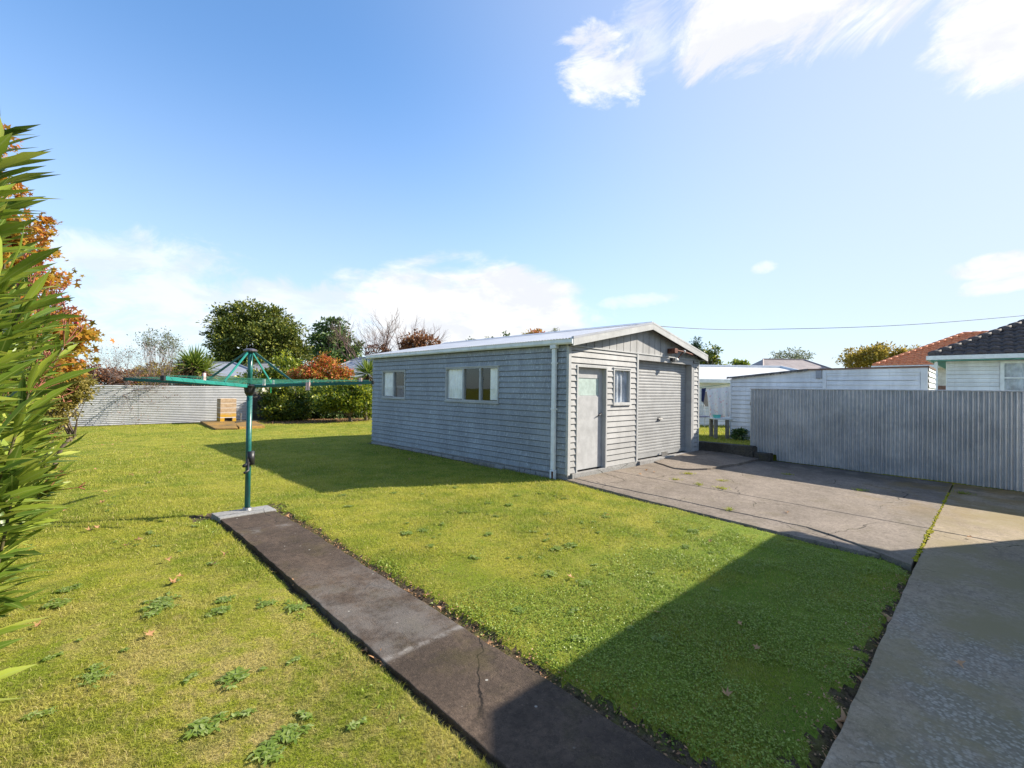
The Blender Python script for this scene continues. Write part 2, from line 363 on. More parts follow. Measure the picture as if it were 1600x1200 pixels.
t, c, n2, n3 = concrete('mossy concrete', (.10, .09, .075), (.04, .036, .03), .55, .3); t.color(c); t.bump(n2, .4, .02); MATS['mossy'] = t.m
t, c, n2, n3 = concrete('grey block wall', (.14, .13, .12), (.08, .075, .07), .2, .3); t.color(c); MATS['wallgrey'] = t.m
t, c, n2, n3 = concrete('orange lichen slab', (.40, .22, .045), (.16, .11, .05), .5, .3); t.color(c); t.bump(n2, .4, .02); MATS['lichen'] = t.m
t = MT('sandstone coloured blocks', .9, 0, .2)
z = t.sep()[2]; c = t.mix(t.mr(t.noise(9, 6, .7), .35, .65), (.34, .23, .14), (.46, .34, .22))
c = t.mix(t.math('MULTIPLY', t.mr(z, .5, .3), t.mr(t.noise(6, 4), .3, .55)), c, (.5, .28, .02)); t.color(c); MATS['block'] = t.m
t = MT('pale mortar', .9); t.color(t.mix(t.noise(20), (.5, .43, .36), (.6, .53, .46))); MATS['mortar'] = t.m
t = MT('green moss', .95, 0, .1); t.color(t.mix(t.mr(t.noise(40, 4), .35, .65), (.16, .17, .012), (.42, .36, .03))); t.bump(t.noise(120, 4), .8, .01); MATS['moss'] = t.m

def leaf(name, stops, trans=.35, gloss=.4, rough=.45, clump=.9):
    t = MT(name); n = t.noise(clump, 4, .6); r = t.island()
    f = t.math('ADD', t.math('MULTIPLY', r, .6), t.math('MULTIPLY', n, .4))
    t.leafy(t.ramp(f, stops), trans, gloss, rough); return t.m
MATS['lf_dark'] = leaf('olive evergreen leaves', [(.15, (0.037, 0.060, 0.014)), (.5, (0.112, 0.148, 0.023)), (.85, (0.327, 0.316, 0.051))], .25)
MATS['lf_round'] = leaf('dark green leaves', [(.15, (0.031, 0.075, 0.026)), (.5, (0.078, 0.144, 0.040)), (.85, (0.221, 0.276, 0.062))], .22)
MATS['lf_brown'] = leaf('russet leaves', [(.2, (0.117, 0.046, 0.023)), (.55, (0.247, 0.098, 0.046)), (.85, (0.364, 0.195, 0.078))], .3)
MATS['lf_autumn'] = leaf('autumn orange leaves', [(.15, (.22, .19, .02)), (.4, (.46, .29, .035)), (.62, (.54, .26, .045)), (.85, (.52, .15, .06))], .5, .3)
MATS['lf_red'] = leaf('red and orange shrub leaves', [(.2, (0.193, 0.191, 0.028)), (.42, (0.468, 0.270, 0.039)), (.6, (0.620, 0.214, 0.051)), (.85, (0.620, 0.090, 0.101))], .4, .3)
MATS['lf_hedge'] = leaf('yellow green hedge leaves', [(.15, (0.025, 0.055, 0.009)), (.5, (0.073, 0.121, 0.014)), (.75, (0.267, 0.278, 0.025)), (.92, (0.499, 0.459, 0.036))], .35, .5, .35)
MATS['lf_citrus'] = leaf('citrus leaves', [(.15, (0.041, 0.088, 0.014)), (.45, (0.135, 0.196, 0.022)), (.75, (0.405, 0.419, 0.034)), (.92, (0.620, 0.594, 0.054))], .4, .5, .35)
MATS['lf_yellow'] = leaf('yellow speckled leaves', [(.15, (.10, .10, .02)), (.5, (.28, .24, .05)), (.85, (.48, .38, .13))], .4, .3)
MATS['lf_ochre'] = leaf('ochre autumn leaves', [(.15, (0.112, 0.112, 0.025)), (.5, (0.338, 0.263, 0.044)), (.85, (0.500, 0.350, 0.075))], .4, .3)
MATS['lf_sage'] = leaf('thin grey green leaves', [(.2, (0.098, 0.126, 0.070)), (.8, (0.266, 0.280, 0.168))], .4, .3)
MATS['lf_pine'] = leaf('dark pine needles', [(.2, (0.032, 0.072, 0.040)), (.8, (0.096, 0.160, 0.080))], .2, .3)
MATS['sword'] = leaf('sword leaves', [(.15, (0.053, 0.105, 0.018)), (.5, (0.150, 0.225, 0.030)), (.85, (0.360, 0.390, 0.075))], .35, .5, .35)
MATS['sword_dead'] = leaf('dead sword leaves', [(.2, (.11, .06, .03)), (.8, (.3, .2, .12))], .3, .2)
MATS['weed'] = leaf('weed leaves', [(.15, (.15, .24, .03)), (.55, (.28, .38, .06)), (.9, (.5, .56, .24))], .5, .4, .4)
MATS['clover'] = leaf('low clover leaves', [(.15, (.14, .21, .018)), (.5, (.25, .34, .035)), (.8, (.36, .43, .09)), (.95, (.46, .52, .22))], .35, .3, .4)
MATS['fallen'] = leaf('fallen brown leaves', [(.1, (.36, .17, .08)), (.5, (.5, .27, .13)), (.9, (.58, .38, .22))], .3, .3)
MATS['fallen_red'] = leaf('fallen red leaves', [(.1, (.4, .05, .02)), (.9, (.48, .13, .05))], .3, .3)
MATS['stem_red'] = plain('reddish stems', (.3, .09, .06), .7, 0, .3, 20)
MATS['bud_red'] = plain('pinkish red petals', (.62, .06, .08), .6, 0, .3, 30)
MATS['stem_green'] = plain('green brown stems', (.12, .10, .04), .7, 0, .3, 20)
# oleander leaf with pale midrib from the leaf's own uv
t = MT('oleander leaves', .3)
uvn = t.n.new('ShaderNodeUVMap'); su = t.sep(uvn.outputs[0])
r = t.island(); n = t.noise(3, 3)
c = t.ramp(t.math('ADD', t.math('MULTIPLY', r, .7), t.math('MULTIPLY', n, .3)), [(.12, (.05, .10, .018)), (.4, (.14, .22, .025)), (.7, (.28, .35, .04)), (.92, (.46, .46, .09))])
rib = t.mr(t.math('ABSOLUTE', t.math('SUBTRACT', su[0], .5)), .07, .02)
c = t.mix(t.math('MULTIPLY', rib, .6), c, (.3, .36, .1))
c = t.mix(t.math('MULTIPLY', t.mr(t.noise(30, 4), .64, .7), .5), c, (.24, .15, .04))
t.leafy(c, .34, .5, .36); MATS['oleander'] = t.m

# ------------------------------------------------------------------ mesh helpers
OFF = {}
class MB:
    def __init__(s): s.v = []; s.f = []
    def face(s, pts):
        i = len(s.v); s.v.extend([tuple(map(float, p)) for p in pts]); s.f.append(tuple(range(i, i + len(pts)))); return s
    def box(s, x0, x1, y0, y1, z0, z1):
        i = len(s.v)
        for z in (z0, z1):
            for (x, y) in ((x0, y0), (x1, y0), (x1, y1), (x0, y1)): s.v.append((x, y, z))
        s.f += [tuple(i + k for k in q) for q in ((3, 2, 1, 0), (4, 5, 6, 7), (0, 1, 5, 4), (1, 2, 6, 5), (2, 3, 7, 6), (3, 0, 4, 7))]; return s
    def prism(s, poly, z0, z1):
        """poly: list of (x,y); z0,z1: numbers or functions of (x,y)"""
        fz = lambda z: z if callable(z) else (lambda x, y: z)
        a, b = fz(z0), fz(z1); n = len(poly); i = len(s.v)
        for x, y in poly: s.v.append((x, y, a(x, y)))
        for x, y in poly: s.v.append((x, y, b(x, y)))
        s.f.append(tuple(i + n + k for k in range(n))); s.f.append(tuple(i + k for k in reversed(range(n))))
        for k in range(n): s.f.append((i + k, i + (k + 1) % n, i + n + (k + 1) % n, i + n + k))
        return s
    def tube(s, pts, r, n=8, cap=True):
        pts = [np.array(p, float) for p in pts]
        rs = r if hasattr(r, '__len__') else [r] * len(pts)
        i0 = len(s.v); prev = None
        for k, p in enumerate(pts):
            d = pts[min(k + 1, len(pts) - 1)] - pts[max(k - 1, 0)]
            d = d / (np.linalg.norm(d) + 1e-9)
            if prev is None:
                a = np.cross(d, [0, 0, 1.]) if abs(d[2]) < .95 else np.cross(d, [1., 0, 0])
            else: a = prev - d * (prev @ d)
            a = a / (np.linalg.norm(a) + 1e-9); b = np.cross(d, a); prev = a
            for j in range(n):
                t = 2 * math.pi * j / n; s.v.append(tuple(p + rs[k] * (a * math.cos(t) + b * math.sin(t))))
        for k in range(len(pts) - 1):
            for j in range(n):
                q = i0 + k * n; s.f.append((q + j, q + (j + 1) % n, q + n + (j + 1) % n, q + n + j))
        if cap:
            s.f.append(tuple(i0 + j for j in reversed(range(n)))); e = i0 + (len(pts) - 1) * n; s.f.append(tuple(e + j for j in range(n)))
        return s
    def bar(s, a, b, wdt, hgt):
        """rectangular bar from a to b, hgt measured along up"""
        a, b = np.array(a, float), np.array(b, float); d = b - a; d /= np.linalg.norm(d)
        sd = np.cross(d, [0, 0, 1.]); sd /= np.linalg.norm(sd); up = np.cross(sd, d); i = len(s.v)
        for p in (a, b):
            for q, w_ in ((-1, -1), (1, -1), (1, 1), (-1, 1)): s.v.append(tuple(p + sd * q * wdt / 2 + up * w_ * hgt / 2))
        s.f += [tuple(i + k for k in q) for q in ((3, 2, 1, 0), (4, 5, 6, 7), (0, 1, 5, 4), (1, 2, 6, 5), (2, 3, 7, 6), (3, 0, 4, 7))]; return s
    def sphere(s, c, r, n=8, m_=6):
        c = np.array(c, float); rr = np.array(r if hasattr(r, '__len__') else [r] * 3)
        pts = [[c + rr * np.array([math.sin(math.pi * a / m_) * math.cos(2 * math.pi * b / n), math.sin(math.pi * a / m_) * math.sin(2 * math.pi * b / n), math.cos(math.pi * a / m_)]) for b in range(n)] for a in range(m_ + 1)]
        for a in range(m_):
            for b in range(n):
                q = [pts[a][b], pts[a + 1][b], pts[a + 1][(b + 1) % n], pts[a][(b + 1) % n]]
                if a == 0: q = q[:3]
                elif a == m_ - 1: q = [q[0], q[1], q[3]]
                s.face(q)
        return s
    def build(s, name, mat, parent=None, loc=None, smooth=False, bevel=0.):
        off = OFF[parent.name] if parent is not None else np.array(loc if loc is not None else (0, 0, 0), float)
        me = bpy.data.meshes.new(name)
        me.from_pydata([tuple(np.array(p) - off) for p in s.v], [], s.f); me.update()
        return finish(name, me, mat, parent, off, smooth, bevel)
def finish(name, me, mat, parent, off, smooth=False, bevel=0.):
    me.materials.append(MATS[mat] if isinstance(mat, str) else mat)
    if smooth: me.polygons.foreach_set('use_smooth', [True] * len(me.polygons))
    o = bpy.data.objects.new(name, me); COL.objects.link(o)
    if parent is not None: o.parent = parent
    else: o.location = tuple(off)
    OFF[o.name] = off
    if bevel:
        b = o.modifiers.new('bevel', 'BEVEL'); b.width = bevel; b.segments = 2; b.limit_method = 'ANGLE'
    return o
def fast(name, V, T, mat, parent=None, loc=None, uv=None, smooth=False):
    """V (n,3), T (m,3) triangles, uv (n,2) per vertex"""
    off = OFF[parent.name] if parent is not None else np.array(loc if loc is not None else (0, 0, 0), float)
    V = np.asarray(V, np.float64) - off; T = np.asarray(T, np.int32)
    me = bpy.data.meshes.new(name); me.vertices.add(len(V)); me.vertices.foreach_set('co', V.ravel())
    me.loops.add(T.size); me.loops.foreach_set('vertex_index', T.ravel())
    me.polygons.add(len(T)); me.polygons.foreach_set('loop_start', np.arange(0, T.size, 3, dtype=np.int32))
    if uv is not None:
        l = me.uv_layers.new(name='UVMap'); l.data.foreach_set('uv', np.asarray(uv)[T.ravel()].ravel())
    me.update(calc_edges=True)
    return finish(name, me, mat, parent, off, smooth)
def thing(name, label, cat, loc, group=None):
    o = bpy.data.objects.new(name, None); COL.objects.link(o); o.location = tuple(map(float, loc)); o.empty_display_size = .2
    OFF[o.name] = np.array(loc, float); return tag(o, label, cat, group)
def tag(o, label, cat, group=None):
    o['label'] = label; o['category'] = cat
    if group: o['group'] = group
    return o
def kind(o, k): o['kind'] = k; return o
def copy_thing(src, loc, rz=0., scale=1., label=None, group=None):
    c = src.copy(); COL.objects.link(c); c.location = tuple(map(float, loc)); c.rotation_euler = (0, 0, rz); c.scale = (scale,) * 3
    if label: c['label'] = label
    if group: c['group'] = group
    for ch in list(src.children):
        d = ch.copy(); COL.objects.link(d); d.parent = c
    return c

def vnoise(x, y, seed=0):
    """smooth value noise on arrays"""
    xi, yi = np.floor(x).astype(int), np.floor(y).astype(int); fx, fy = x - xi, y - yi
    fx, fy = fx * fx * (3 - 2 * fx), fy * fy * (3 - 2 * fy)
    def h(a, b):
        n = (a * 374761393 + b * 668265263 + seed * 1442695041) & 0x7fffffff
        n = ((n ^ (n >> 13)) * 1274126177) & 0x7fffffff
        return (n & 0xffff) / 65535.
    return (h(xi, yi) * (1 - fx) + h(xi + 1, yi) * fx) * (1 - fy) + (h(xi, yi + 1) * (1 - fx) + h(xi + 1, yi + 1) * fx) * fy
def unit(a): return a / (np.linalg.norm(a, axis=-1, keepdims=True) + 1e-9)
def rand_dirs(n, g=rng): return unit(g.normal(size=(n, 3)))
def cards(P, A, Nn, ln, wd, fold=.25):
    """one folded diamond leaf per row: base P, axis A, normal Nn"""
    n = len(P); A = unit(A); B = unit(np.cross(Nn, A)); U = np.cross(A, B)
    ln = np.broadcast_to(ln, n)[:, None]; wd = np.broadcast_to(wd, n)[:, None]
    V = np.stack([P, P + A * ln * .5 + B * wd * .5 + U * wd * fold, P + A * ln, P + A * ln * .5 - B * wd * .5 + U * wd * fold], 1).reshape(-1, 3)
    k = np.arange(n)[:, None] * 4
    return V, np.concatenate([k + [0, 1, 2], k + [0, 2, 3]])
def lances(P, A, Nn, ln, wd, droop=.15):
    """long pointed leaf with a midrib fold, eight vertices; returns V,T,uv"""
    n = len(P); A = unit(A); B = unit(np.cross(Nn, A)); U = np.cross(A, B)
    ln = np.broadcast_to(ln, n)[:, None]; wd = np.broadcast_to(wd, n)[:, None]; dr = np.broadcast_to(droop, n)[:, None]
    rows = []; uvs = []
    def pt(t, s_):
        wv = {0: .0, .3: .85, .65: 1., 1: 0.}[t]
        rows.append(P + A * ln * t + B * wd * .5 * wv * s_ + U * wd * .16 * abs(s_) * wv - U * ln * dr * t * t); uvs.append((.5 + .5 * s_ * (1 if wv else 0), t))
    pt(0, 0)
    for t in (.3, .65):
        for s_ in (-1, 0, 1): pt(t, s_)
    pt(1, 0)
    V = np.stack(rows, 1).reshape(-1, 3); k = np.arange(n)[:, None] * 8
    T = np.concatenate([k + q for q in ([0, 2, 1], [0, 3, 2], [1, 2, 5], [1, 5, 4], [2, 3, 6], [2, 6, 5], [4, 5, 7], [5, 6, 7])])
    return V, T, np.tile(np.array(uvs), (n, 1))
_st = [(math.cos(a), math.sin(a)) for a in np.linspace(0, 2 * math.pi, 10, endpoint=False)]
def stars(P, A, Nn, size, curl=.15):
    """five pointed maple like leaf"""
    n = len(P); A = unit(A); B = unit(np.cross(Nn, A)); U = np.cross(A, B); size = np.broadcast_to(size, n)[:, None]
    rows = [P]
    for j, (c, s_) in enumerate(_st):
        rad = (1.0 if j % 2 == 0 else .42) * (.62 if j == 5 else 1.)
        rows.append(P + (A * c + B * s_) * size * rad - U * size * curl * (1 if j % 2 == 0 else .1))
    V = np.stack(rows, 1).reshape(-1, 3); k = np.arange(n)[:, None] * 11
    T = np.concatenate([k + [0, 1 + j, 1 + (j + 1) % 10] for j in range(10)])
    return V, T
def merge(lst):
    V = []; T = []; o = 0
    for v, t in lst: V.append(v); T.append(t + o); o += len(v)
    return np.concatenate(V), np.concatenate(T)

# ------------------------------------------------------------------ trees
def crown_leaves(blobs, g, dens, leaf_len, leaf_wid, clump_r, per, shape='card', up=.5, shell=.5):
    Ps, As, Ns, tips = [], [], [], []
    for c, r in blobs:
        c = np.array(c, float); r = np.array(r, float)
        n = max(4, int(dens * (r[0] * r[1] + r[0] * r[2] + r[1] * r[2]) / 3 / clump_r ** 2))
        d = rand_dirs(n, g); rad = shell + (1 - shell) * g.random((n, 1)) ** .6
        rad = rad * (1 + .16 * g.normal(size=(n, 1)))
        cc = c + d * r * rad
        tips.append(cc)
        for p, dd in zip(cc, d):
            m_ = int(per * (.5 + g.random()))
            cr = clump_r * (.55 + .8 * g.random())
            q = g.normal(size=(m_, 3)) * cr * np.array([.55, .55, .32])
            Ps.append(p + q); As.append(unit(unit(q) * .8 + dd * .6 + g.normal(size=(m_, 3)) * .5 + [0, 0, -.1]))
            Ns.append(unit(g.normal(size=(m_, 3)) * .6 + dd * .4 + [0, 0, up]))
    P, A, Nn = np.concatenate(Ps), np.concatenate(As), np.concatenate(Ns)
    sz = .65 + .7 * g.random(len(P))
    if shape == 'star': V, T = stars(P, A, Nn, leaf_len * sz * .6)
    else: V, T = cards(P, A, Nn, leaf_len * sz, leaf_wid * sz)
    return V, T, np.concatenate(tips)
def limb(mb, a, b, r0, r1, g, n=6, sag=.1, seg=4):
    a, b = np.array(a, float), np.array(b, float); L_ = np.linalg.norm(b - a); mid = g.normal(size=3) * L_ * .07
    pts = []; rs = []
    for k in range(seg + 1):
        t = k / seg; pts.append(a + (b - a) * t + mid * math.sin(math.pi * t) + np.array([0, 0, -sag * L_ * math.sin(math.pi * t)])); rs.append(r0 + (r1 - r0) * t ** .8)
    mb.tube(pts, rs, n, cap=False)
def leafy_tree(name, label, cat, base, blobs, mat, leaf_len, leaf_wid, clump_r, per=26, dens=1., trunk_r=.2, bark='bark', seed=1, group=None, shape='card', nlimb=40, up=.5, shell=.5, fork=.45, stems=1):
    g = np.random.default_rng(seed); base = np.array(base, float)
    root = thing(name, label, cat, base, group)
    V, T, tips = crown_leaves(blobs, g, dens * 4.2, leaf_len, leaf_wid, clump_r, per * 1.8, shape, up, shell)
    fast('crown', V, T, mat, root)
    cen = np.mean([np.array(b[0]) for b in blobs], 0)
    mb = MB()
    for s_ in range(stems):
        jit = g.normal(size=3) * .12 * (stems > 1); jit[2] = 0
        top = base + (cen - base) * fork + jit * 2
        limb(mb, base + jit - [0, 0, .1], top, trunk_r, trunk_r * .72, g, 8, 0, 4)
        idx = g.choice(len(tips), min(nlimb // stems, len(tips)), replace=False)
        for i in idx:
            st = base + jit + (top - base - jit) * (.75 + .25 * g.random())
            limb(mb, st, tips[i], trunk_r * .42, trunk_r * .06, g, 5, -.04)
    mb.build('trunk', bark, root, smooth=True)
    return root
def bare_branches(mb, p, d, ln, r, depth, g, spread, tips, up=.12, nmin=2):
    d = unit(d); q = p + d * ln
    mid = p + d * ln * .5 + g.normal(size=3) * ln * .05
    mb.tube([p, mid, q], [r, r * .85, r * .68], 5 if depth > 2 else 3, cap=False)
    if depth == 0: tips.append(q); return
    k = nmin + (g.random() < .55)
    for i in range(k):
        nd = unit(d + g.normal(size=3) * spread + np.array([0, 0, up]))
        st = p + d * ln * (.55 + .45 * g.random()) if i else q
        bare_branches(mb, st, nd, ln * (.66 + .22 * g.random()), r * (.62 if i == 0 else .5), depth - 1, g, spread, tips, up, nmin)
def bare_tree(name, label, base, h, r, mat, seed, depth=6, spread=.42, stems=3, leafmat=None, leaf=.12, per=3, group=None, lean=.25, cat='tree', up=.12):
    g = np.random.default_rng(seed); base = np.array(base, float); root = thing(name, label, cat, base, group); mb = MB(); tips = []
    for s_ in range(stems):
        a = 2 * math.pi * (s_ + g.random() * .5) / stems
        bare_branches(mb, base - [0, 0, .05], np.array([math.cos(a) * lean, math.sin(a) * lean, 1.]), h * .27, r, depth, g, spread, tips, up)
    mb.build('branches', mat, root)
    if leafmat:
        P = np.repeat(np.array(tips), per, 0); P = P + g.normal(size=P.shape) * leaf * .9
        V, T = cards(P, rand_dirs(len(P), g) + [0, 0, -.4], rand_dirs(len(P), g), leaf * (.6 + .8 * g.random(len(P))), leaf * .5)
        fast('crown', V, T, leafmat, root)
    return root
def cabbage_tree(label, base, heads, leaf_len, seed, trunk_r=.12, group=None):
    g = np.random.default_rng(seed); base = np.array(base, float); root = thing('cabbage_tree', label, 'tree', base, group); mb = MB()
    Vs, Ds = [], []
    for hd, n in heads:
        hd = np.array(hd, float); limb(mb, base, hd, trunk_r, trunk_r * .7, g, 8, 0)
        d = rand_dirs(n, g); d[:, 2] = d[:, 2] * .95 + .22; d = unit(d)
        live = d[:, 2] > -.25
        P = hd + d * .08
        for msk, lst, dr in ((live, Vs, .22), (~live, Ds, .4)):
            k = msk.sum()
            V, T, uv = lances(P[msk], d[msk], unit(g.normal(size=(k, 3)) * .3 + [0, 0, 1]), leaf_len * (.7 + .5 * g.random(k)), .05 + .012 * g.random(k), dr * g.random(k))
            lst.append((V, T))
        # hanging dead skirt
        k = n // 3; a = g.random(k) * 2 * math.pi; dd = np.stack([np.cos(a) * .55, np.sin(a) * .55, -.6 - .5 * g.random(k)], 1)
        V, T, uv = lances(hd - [0, 0, .12] + np.zeros((k, 3)), dd, unit(g.normal(size=(k, 3)) + dd * [1, 1, 0]), leaf_len * (.6 + .4 * g.random(k)), .05, .15)
        Ds.append((V, T))
    mb.build('trunk', 'bark', root, smooth=True)
    fast('crown', *merge(Vs), 'sword', root); fast('dead_leaves', *merge(Ds), 'sword_dead', root)
    return root

# ------------------------------------------------------------------ rays onto real planes
def _ray(px, py): return FW + RT * (px - 800) / F_PX - UP * (py - 600) / F_PX
def onX(px, py, X): r = _ray(px, py); return CAM + r * (X - CAM[0]) / r[0]
def onY(px, py, Y): r = _ray(px, py); return CAM + r * (Y - CAM[1]) / r[1]
def onZ(px, py, Z): r = _ray(px, py); return CAM + r * (Z - CAM[2]) / r[2]
def ground_at(px, py, off=-.055):
    z = off
    for _ in range(20): p = onZ(px, py, z); z = off + float(slope(p[1]))
    return p

# ------------------------------------------------------------------ ground
def drive_edge(y):
    return np.interp(y, [-5.2, -4.87, -3.8, -1.72, -.04, .2], [-.60, -.44, -.40, -.26, -.07, .0])
PX0, PX1, PY1 = -5.57, -4.92, 1.5
def soil_mask(x, y):
    n = vnoise(x * 6, y * 6, 3) * .6 + vnoise(x * 17, y * 17, 4) * .4
    a = np.full(x.shape, -9.)
    inp = (y < PY1 + .25)
    a = np.maximum(a, np.where(inp & (x > PX0 - .4) & (x < PX0 + .2), .015 + .075 * n - np.abs(x - PX0), -9))
    a = np.maximum(a, np.where(inp & (x > PX1 - .2) & (x < PX1 + .5), .11 + .10 * n - np.abs(x - PX1), -9))
    a = np.maximum(a, np.where((x > PX0 - .25) & (x < PX1 + .25), .14 + .10 * n - np.abs(y - PY1), -9))
    a = np.maximum(a, np.where((x > -4.9) & (x < -.3), .0 + .22 * n - np.abs(y + 5.2), -9))
    a = np.maximum(a, np.where((y < .1) & (y > -5.3), .02 + .06 * n - np.abs(x - drive_edge(y)), -9))
    a = np.maximum(a, np.where((y > -.1) & (y < 7.9), .04 + .14 * n - np.abs(x), -9))
    a = np.maximum(a, np.where((y > 19) & (x < .3), .05 + .2 * n - np.abs(y - 19.8), -9))
    a = np.maximum(a, np.where((y > 14) & (y < 22), .25 + .5 * n - np.sqrt(((x - 2.6) / 2.6) ** 2 + ((y - 18.2) / 1.5) ** 2) + .55, -9))
    a = np.maximum(a, np.where(x < -6.6, .3 + .5 * n - np.abs(x + 8.4), -9))
    return a
def on_lawn(x, y):
    ok = (x > -8.6) & (y < 19.7) & (y > -5.2)
    ok &= ~((x > PX0) & (x < PX1) & (y < PY1))
    ok &= ~((y <= 0) & (x > drive_edge(y)))
    ok &= ~((y > 0) & (y < 7.75) & (x > -.02) & (x < 5.7))
    return ok & ~((x > 5.8) & (y < 13))
def gz(x, y):
    z = -.045 + slope(y) + .022 * (vnoise(x * .9, y * .9, 1) - .5) + .012 * (vnoise(x * 3.1, y * 3.1, 2) - .5)
    s = soil_mask(x, y)
    return z - .03 * np.clip(s / .06, 0, 1) * ((x < 0) & (y < 3))
gxs = np.concatenate([-np.geomspace(1500, 9.1, 26), np.arange(-9, .6, .05), np.arange(.6, 12, .5), np.geomspace(12, 1500, 24)])
gys = np.concatenate([-np.geomspace(1500, 7.2, 24), np.arange(-7, 3, .05), np.arange(3, 21, .15), np.geomspace(21, 1500, 24)])
X, Y = np.meshgrid(gxs, gys); Z = gz(X, Y)
nx, ny = len(gxs), len(gys)
idx = np.arange(nx * ny).reshape(ny, nx)
Q = np.stack([idx[:-1, :-1], idx[:-1, 1:], idx[1:, 1:], idx[1:, :-1]], -1).reshape(-1, 4)
T_ = np.concatenate([Q[:, [0, 1, 2]], Q[:, [0, 2, 3]]])
V_ = np.stack([X, Y, Z], -1).reshape(-1, 3)
ground = kind(fast('ground', V_, T_, 'turf', smooth=True), 'structure')
ground.data.materials.append(MATS['soil'])
cx = V_[T_].mean(1); sm = soil_mask(cx[:, 0], cx[:, 1])
ground.data.polygons.foreach_set('material_index', (sm > .02).astype(np.int32))

# mown grass: real blades, thickest where the lawn is closest
def grass_blades(n, seed):
    g = np.random.default_rng(seed)
    r = np.exp(g.random(n) * math.log(26 / 1.5) + math.log(1.5)); a = (g.random(n) - .5) * 2.25
    d = _fh[None] * np.cos(a)[:, None] + _rt[None] * np.sin(a)[:, None]
    x = CAM[0] + d[:, 0] * r; y = CAM[1] + d[:, 1] * r
    keep = on_lawn(x, y) & (soil_mask(x, y) < .03 * g.random(n)); x, y, r = x[keep], y[keep], r[keep]; n = len(x)
    z = gz(x, y)
    pn = vnoise(x * 1.4, y * 1.4, 9)
    h = (.012 + .021 * g.random(n)) * (.5 + 1.0 * pn) * np.clip(r / 5, 1, 1.35); wd = .0027 * np.clip(r / 2.4, .8, 9) ** .75
    lean = g.normal(size=(n, 2)) * .75; th = g.random(n) * 2 * math.pi
    b = np.stack([np.cos(th), np.sin(th), np.zeros(n)], 1) * wd[:, None] * .5
    P = np.stack([x, y, z - .004], 1); M_ = P + np.stack([lean[:, 0] * h * .35, lean[:, 1] * h * .35, h * .6], 1)
    tip = P + np.stack([lean[:, 0] * h, lean[:, 1] * h, h * (1 - .12 * np.abs(lean).sum(1))], 1)
    V = np.stack([P - b, P + b, M_ + b * .75, M_ - b * .75, tip], 1).reshape(-1, 3); k = np.arange(n)[:, None] * 5
    return V, np.concatenate([k + [0, 1, 2], k + [0, 2, 3], k + [3, 2, 4]])
kind(fast('grass', *grass_blades(820000, 3), 'grass'), 'stuff')

# ------------------------------------------------------------------ path, driveway
def rough_line(pts, step, amp, seed):
    g = np.random.default_rng(seed); o = []
    for a, b in zip(pts[:-1], pts[1:]):
        a, b = np.array(a, float), np.array(b, float); L_ = np.linalg.norm(b - a); k = max(1, int(L_ / step)); nrm = np.array([-(b - a)[1], (b - a)[0]]) / L_
        for j in range(k): o.append(tuple(a + (b - a) * j / k + nrm * (g.random() - .5) * 2 * amp * (j > 0)))
    o.append(tuple(pts[-1])); return o
sl = lambda off: (lambda x, y: off + float(slope(y)))
mb = MB()
lf = rough_line([(PX0, -5.19), (PX0, 1.12)], .09, .006, 1); rt_ = rough_line([(PX1, 1.12), (PX1 - .01, -5.19)], .09, .008, 2)
mb.prism(lf + rt_, -.3, sl(-.012))
kind(mb.build('path', 'path', bevel=.006), 'structure')
mb = MB(); mb.prism([(-5.58, 1.125), (-4.90, 1.125), (-4.915, 1.46), (-5.60, 1.47)], -.3, sl(.002)); 
pad = mb.build('concrete_pad', 'pad', loc=(-5.25, 1.3, 0), bevel=.006)
tag(pad, 'small pale grey concrete pad at the clothesline foot', 'concrete pad')
mb = MB()
ey = [-.04, -.6, -1.2, -1.72, -2.4, -3.1, -3.8, -4.4, -4.87, -5.13]
eline = rough_line([(float(drive_edge(y)), y) for y in ey], .1, .012, 4)
cl = [(.09, -.1), (.07, -.8), (.07, -1.53), (.085, -2.2), (.08, -2.92), (.08, -4.01), (-.06, -4.35), (-.25, -4.66), (-.40, -4.86)]
cl = rough_line(cl, .12, .012, 5)
edge_poly = eline[:-4] + [(p[0] - .007, p[1]) for p in reversed(cl)]
mb.prism([p for p in reversed(edge_poly)], -.3, lambda x, y: -.006 + float(slope(y)) - .012 * (x < .0))
main = [(p[0] + .007, p[1]) for p in cl] + [(-.5, -5.0), (-.585, -5.145)] + [(1.352, -5.145), (1.352, -.1)]
mb.prism([p for p in main], -.3, sl(.0))
mb.prism([(1.360, -.1), (1.360, -5.145), (6.02, -5.145), (6.02, -.1)], -.3, sl(.003))
mb.prism(rough_line([(-6.5, -5.19), (-.60, -5.17), (1.31, -5.163)], .15, .006, 6) + [(1.31, -9.5), (-6.5, -9.5)][0:2], -.3, sl(-.004)) if False else None
back_edge = rough_line([(-6.5, -5.20), (-.60, -5.175), (1.31, -5.166)], .15, .006, 6)
mb.prism([(-6.5, -9.5), (1.31, -9.5)] + back_edge[::-1], -.3, sl(-.004))
mb.prism([(1.318, -9.5), (6.05, -9.5), (6.05, -5.166), (1.318, -5.166)], -.3, sl(.002))
drive = kind(mb.build('driveway', 'drive', bevel=.007), 'structure')
mb = MB(); rp = [(3.15, -.06), (2.72, -.8), (2.80, -1.08), (3.2, -1.33), (4.4, -1.52), (5.72, -1.56), (5.72, -.06)]
rl = rough_line(rp + [rp[0]], .12, .012, 8)[:-1]
mb.prism(rl, -.1, lambda x, y: .012 + .075 * min(1, max(0, (x - 2.7) / 2.)) * min(1, max(0, (y + 1.75) / 1.)))
rmp = mb.build('ramp_slab', 'drive', loc=(4.3, -.8, 0), bevel=.008); tag(rmp, 'lifted cracked concrete slab sloping up to the roller door', 'concrete slab')
